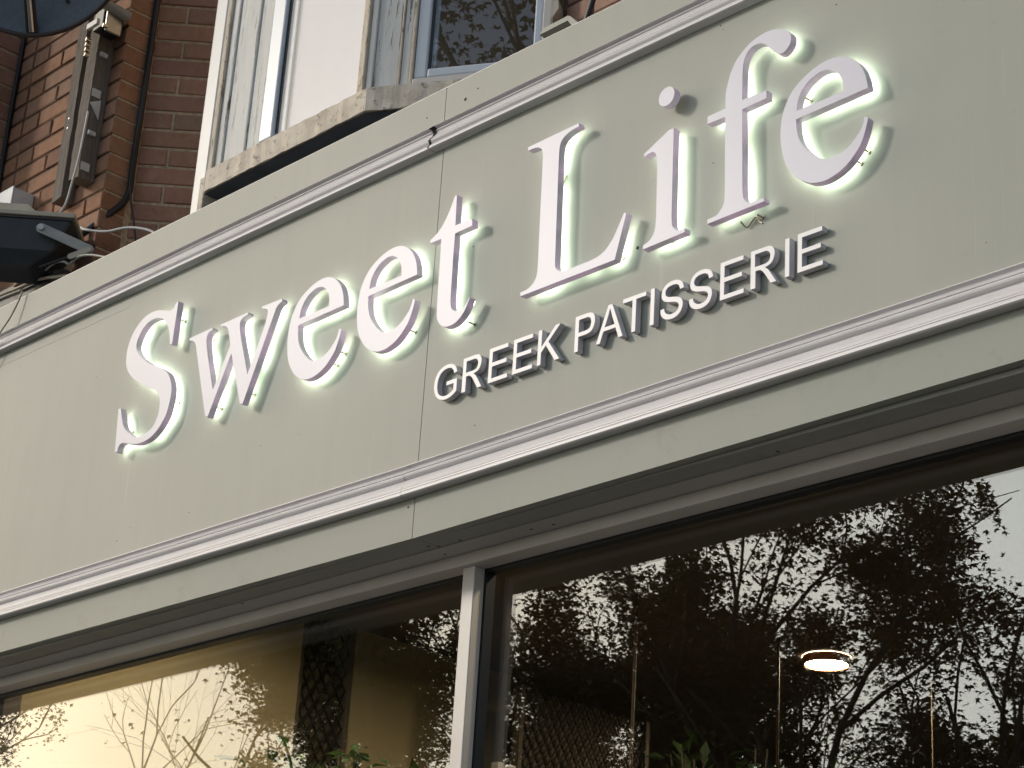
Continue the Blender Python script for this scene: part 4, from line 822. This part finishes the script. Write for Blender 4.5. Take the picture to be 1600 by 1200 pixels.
cable('thin white wire hanging in a loop below the floodlight', [(-6.28, .24, 4.80), (-6.33, .24, 4.74), (-6.335, .24, 4.69), (-6.30, .24, 4.65), (-6.26, .24, 4.62)], .0022, M['white_cable'])
cable('grey tangle of wire behind the fascia edge', [(-6.02, .29, 4.655), (-5.96, .29, 4.665), (-5.90, .29, 4.65), (-5.86, .29, 4.63), (-5.80, .29, 4.64), (-5.72, .29, 4.62), (-5.62, .29, 4.58)], .0045, M['steel_dull'])
cable('thin pale stick of wire leaning over the fascia edge at the left', [(-5.592, -.012, 4.337), (-5.603, -.016, 4.300), (-5.628, -.022, 4.25), (-5.66, -.034, 4.195), (-5.72, -.036, 4.12)], .0030, M['cream_cable'], 'wire_stick', 'wire')
t = box('void_box', (-7.2, .315, 4.30), (-6.02, .41, 4.69), M['flood_body'], bevel=.01); tag(t, 'dark box put in for the black void behind the fascia below the floodlight', 'filler')  # dark box standing in for the black void below the floodlight
t = ragged_slab('stone_block', [(-6.24, .295), (-6.03, .295), (-6.03, .40), (-6.24, .40)], 4.66, 4.735, M['mortar'], 12).build('stone_block', M['mortar']); tag(t, 'rough buff stone block lying below the floodlight', 'stone')
# small ledge and cable right of the bay
m = MB(); P = [(-3.345, 4.418), (-3.333, 4.432), (-3.245, 4.4335), (-3.236, 4.428), (-3.205, 4.395), (-3.22, 4.385), (-3.245, 4.4195), (-3.335, 4.4185)]
k = len(P); m.add([(x, .08, z) for x, z in P]+[(x, .10, z) for x, z in P], [tuple(range(k)), tuple(reversed(range(k, 2*k)))]+[(i, (i+1) % k, k+(i+1) % k, k+i) for i in range(k)])
tag(m.build('roof_upstand', M['fascia']), 'small sage capping piece standing up behind the fascia right of the bay', 'capping')
cable('black cable running up the shaded wall right of the bay', [(-3.43, .30, 4.52), (-3.38, .30, 4.66), (-3.32, .32, 4.85), (-3.25, .34, 5.1)], .008, M['black'])
# ------------------------------------------------------------------ trees across the street
def tree(name, lab, x, y, top, crown_r, crown_h, nleaf, seed, leafm, cat='tree', bare=0, lean=0, lsize=.10, group='trees across the street'):
    r = random.Random(seed); t = thing(name, lab, cat, (x, y, -.12), 0, group)
    br = MB(); tips = []
    def grow(p, d, L, rad, lvl):
        if lvl > 1 and Vector((p.x/crown_r, p.y/crown_r, (p.z-(top-crown_h*.5))/(crown_h*.52))).length > .96: return
        n = 3; pts = [p]; q_ = p; dd = d.copy()
        for i in range(n):
            dd = (dd+Vector((r.gauss(0, .13), r.gauss(0, .13), r.gauss(.04, .08)))).normalized(); q_ = q_+dd*L/n; pts.append(q_)
        br.tube(pts, rad, 6 if lvl < 2 else 4 if lvl < 4 else 3, caps=False, r2=rad*.62)
        if lvl >= 3: tips.extend([(pts[2], lvl), (pts[3], lvl)])
        if lvl >= (6 if bare else 5) or L < .22: return
        for k in range(r.choice((2, 3, 3) if lvl < 4 else (2, 3))):
            a = r.uniform(0, 6.283); sp = r.uniform(.35, .85)
            ax = dd.orthogonal().normalized(); ax2 = dd.cross(ax)
            nd = (dd+(ax*math.cos(a)+ax2*math.sin(a))*sp+Vector((0, 0, .12))).normalized()
            grow(pts[-1] if k else pts[2], nd, L*r.uniform(.62, .86), rad*.58, lvl+1)
    th = top-crown_h
    grow(Vector((0, 0, 0)), Vector((lean, 0, 1)).normalized(), th, .08 if bare else .19 if top > 10 else .12, 0)
    # fit limbs into the crown
    L0 = crown_h*.42
    for k in range(5):
        a = k*1.256+r.uniform(-.3, .3); grow(Vector((0, 0, th*.93)), Vector((math.cos(a)*.7, math.sin(a)*.7, 1.0)).normalized(), L0*r.uniform(.8, 1.1), .045 if bare else .10, 1)
    br.build('trunk', M['bark'], t, fix=False)
    if not tips: return t
    # scale tips to the crown ellipsoid and hang leaves on and around them
    me = MB(); V = []; F = []
    keep = [tp for tp in tips if r.random() < (.42 if not bare else 1)]; tips = keep or tips; nt = len(tips)
    for i in range(nleaf):
        c, lv = tips[r.randrange(nt)]
        sg = .22 if lv >= 4 else .35
        p = c+Vector((r.gauss(0, sg), r.gauss(0, sg), r.gauss(-.03, sg*.8)))
        e = Vector((p.x/crown_r, p.y/crown_r, (p.z-(top-crown_h*.5))/(crown_h*.56)))
        if e.length > 1.12: continue
        d = Vector((r.gauss(0, 1), r.gauss(0, 1), r.gauss(-.5, .6))).normalized(); s = d.cross(Vector((r.gauss(0, .5), r.gauss(0, .5), 1))).normalized()
        L = lsize*r.uniform(.6, 1.2); b = len(V)
        V += [p, p+d*L*.45+s*L*.17, p+d*L, p+d*L*.45-s*L*.17, p+s*L*.62+d*L*.55, p+s*L*.12+d*L*.18, p-s*L*.62+d*L*.55, p-s*L*.12+d*L*.18, p+s*L*.42+d*L*.15]
        F += [(b, b+1, b+2), (b, b+2, b+3), (b, b+4, b+1), (b, b+8, b+4), (b, b+3, b+6)]
    mm = bpy.data.meshes.new('crown'); mm.from_pydata([tuple(v) for v in V], [], F); mm.materials.append(leafm); mm.update()
    o = bpy.data.objects.new('crown', mm); COL.objects.link(o); o.parent = t
    return t
TREES = [
 ('maple_tree', 'tall dense maple across the street, mirrored in the left pane beside the open sky', -28.9, -21.0, 13.8, 3.8, 9.0, 48000, 11, 'leaf'),
 ('maple_tree', 'broad dark maple mirrored left and right of the mullion', -25.2, -20.6, 13.4, 3.8, 8.5, 42000, 12, 'leaf'),
 ('maple_tree', 'slightly lower maple mirrored in the middle of the right pane', -21.6, -19.5, 12.3, 2.9, 8.0, 32000, 13, 'leaf_brown'),
 ('maple_tree', 'open-crowned tall maple mirrored behind the round lamp', -18.3, -20.0, 13.4, 2.5, 9.5, 26000, 14, 'leaf_brown'),
 ('maple_tree', 'low thin maple mirrored at the lower right corner of the right pane', -14.8, -20.4, 9.7, 2.0, 5.0, 8000, 15, 'leaf_brown'),
 ('maple_tree', 'leafy maple mirrored at the far left, its twigs hanging into the sky', -46.3, -20.0, 15.0, 3.6, 5.2, 9000, 17, 'leaf'),
 ('maple_tree', 'tall green maple opposite, mirrored in the upstairs side window', -1.2, -12.6, 15.5, 3.2, 9.5, 9000, 18, 'leaf'),
 ('maple_tree', 'background maple filling the row behind the broad dark one', -29.5, -26.5, 13.4, 4.4, 10.0, 22000, 19, 'leaf'),
 ('maple_tree', 'background maple behind the open-crowned one', -24.5, -27.0, 13.2, 3.6, 10.0, 18000, 20, 'leaf'),
 ('maple_tree', 'shorter background maple filling the lower right of the right pane', -18.4, -24.5, 11.2, 2.7, 7.5, 16000, 25, 'leaf'),
]
for (nm, lab, x, y, top, cr, ch, nl, sd, lm) in TREES: tree(nm, lab, x, y, top, cr, ch, nl, sd, M[lm])
tree('bare_tree', 'nearly bare twiggy tree mirrored against the pale sky in the left pane', -34.9, -20.2, 12.9, 3.0, 8.0, 110, 21, M['leaf_brown'], bare=1)
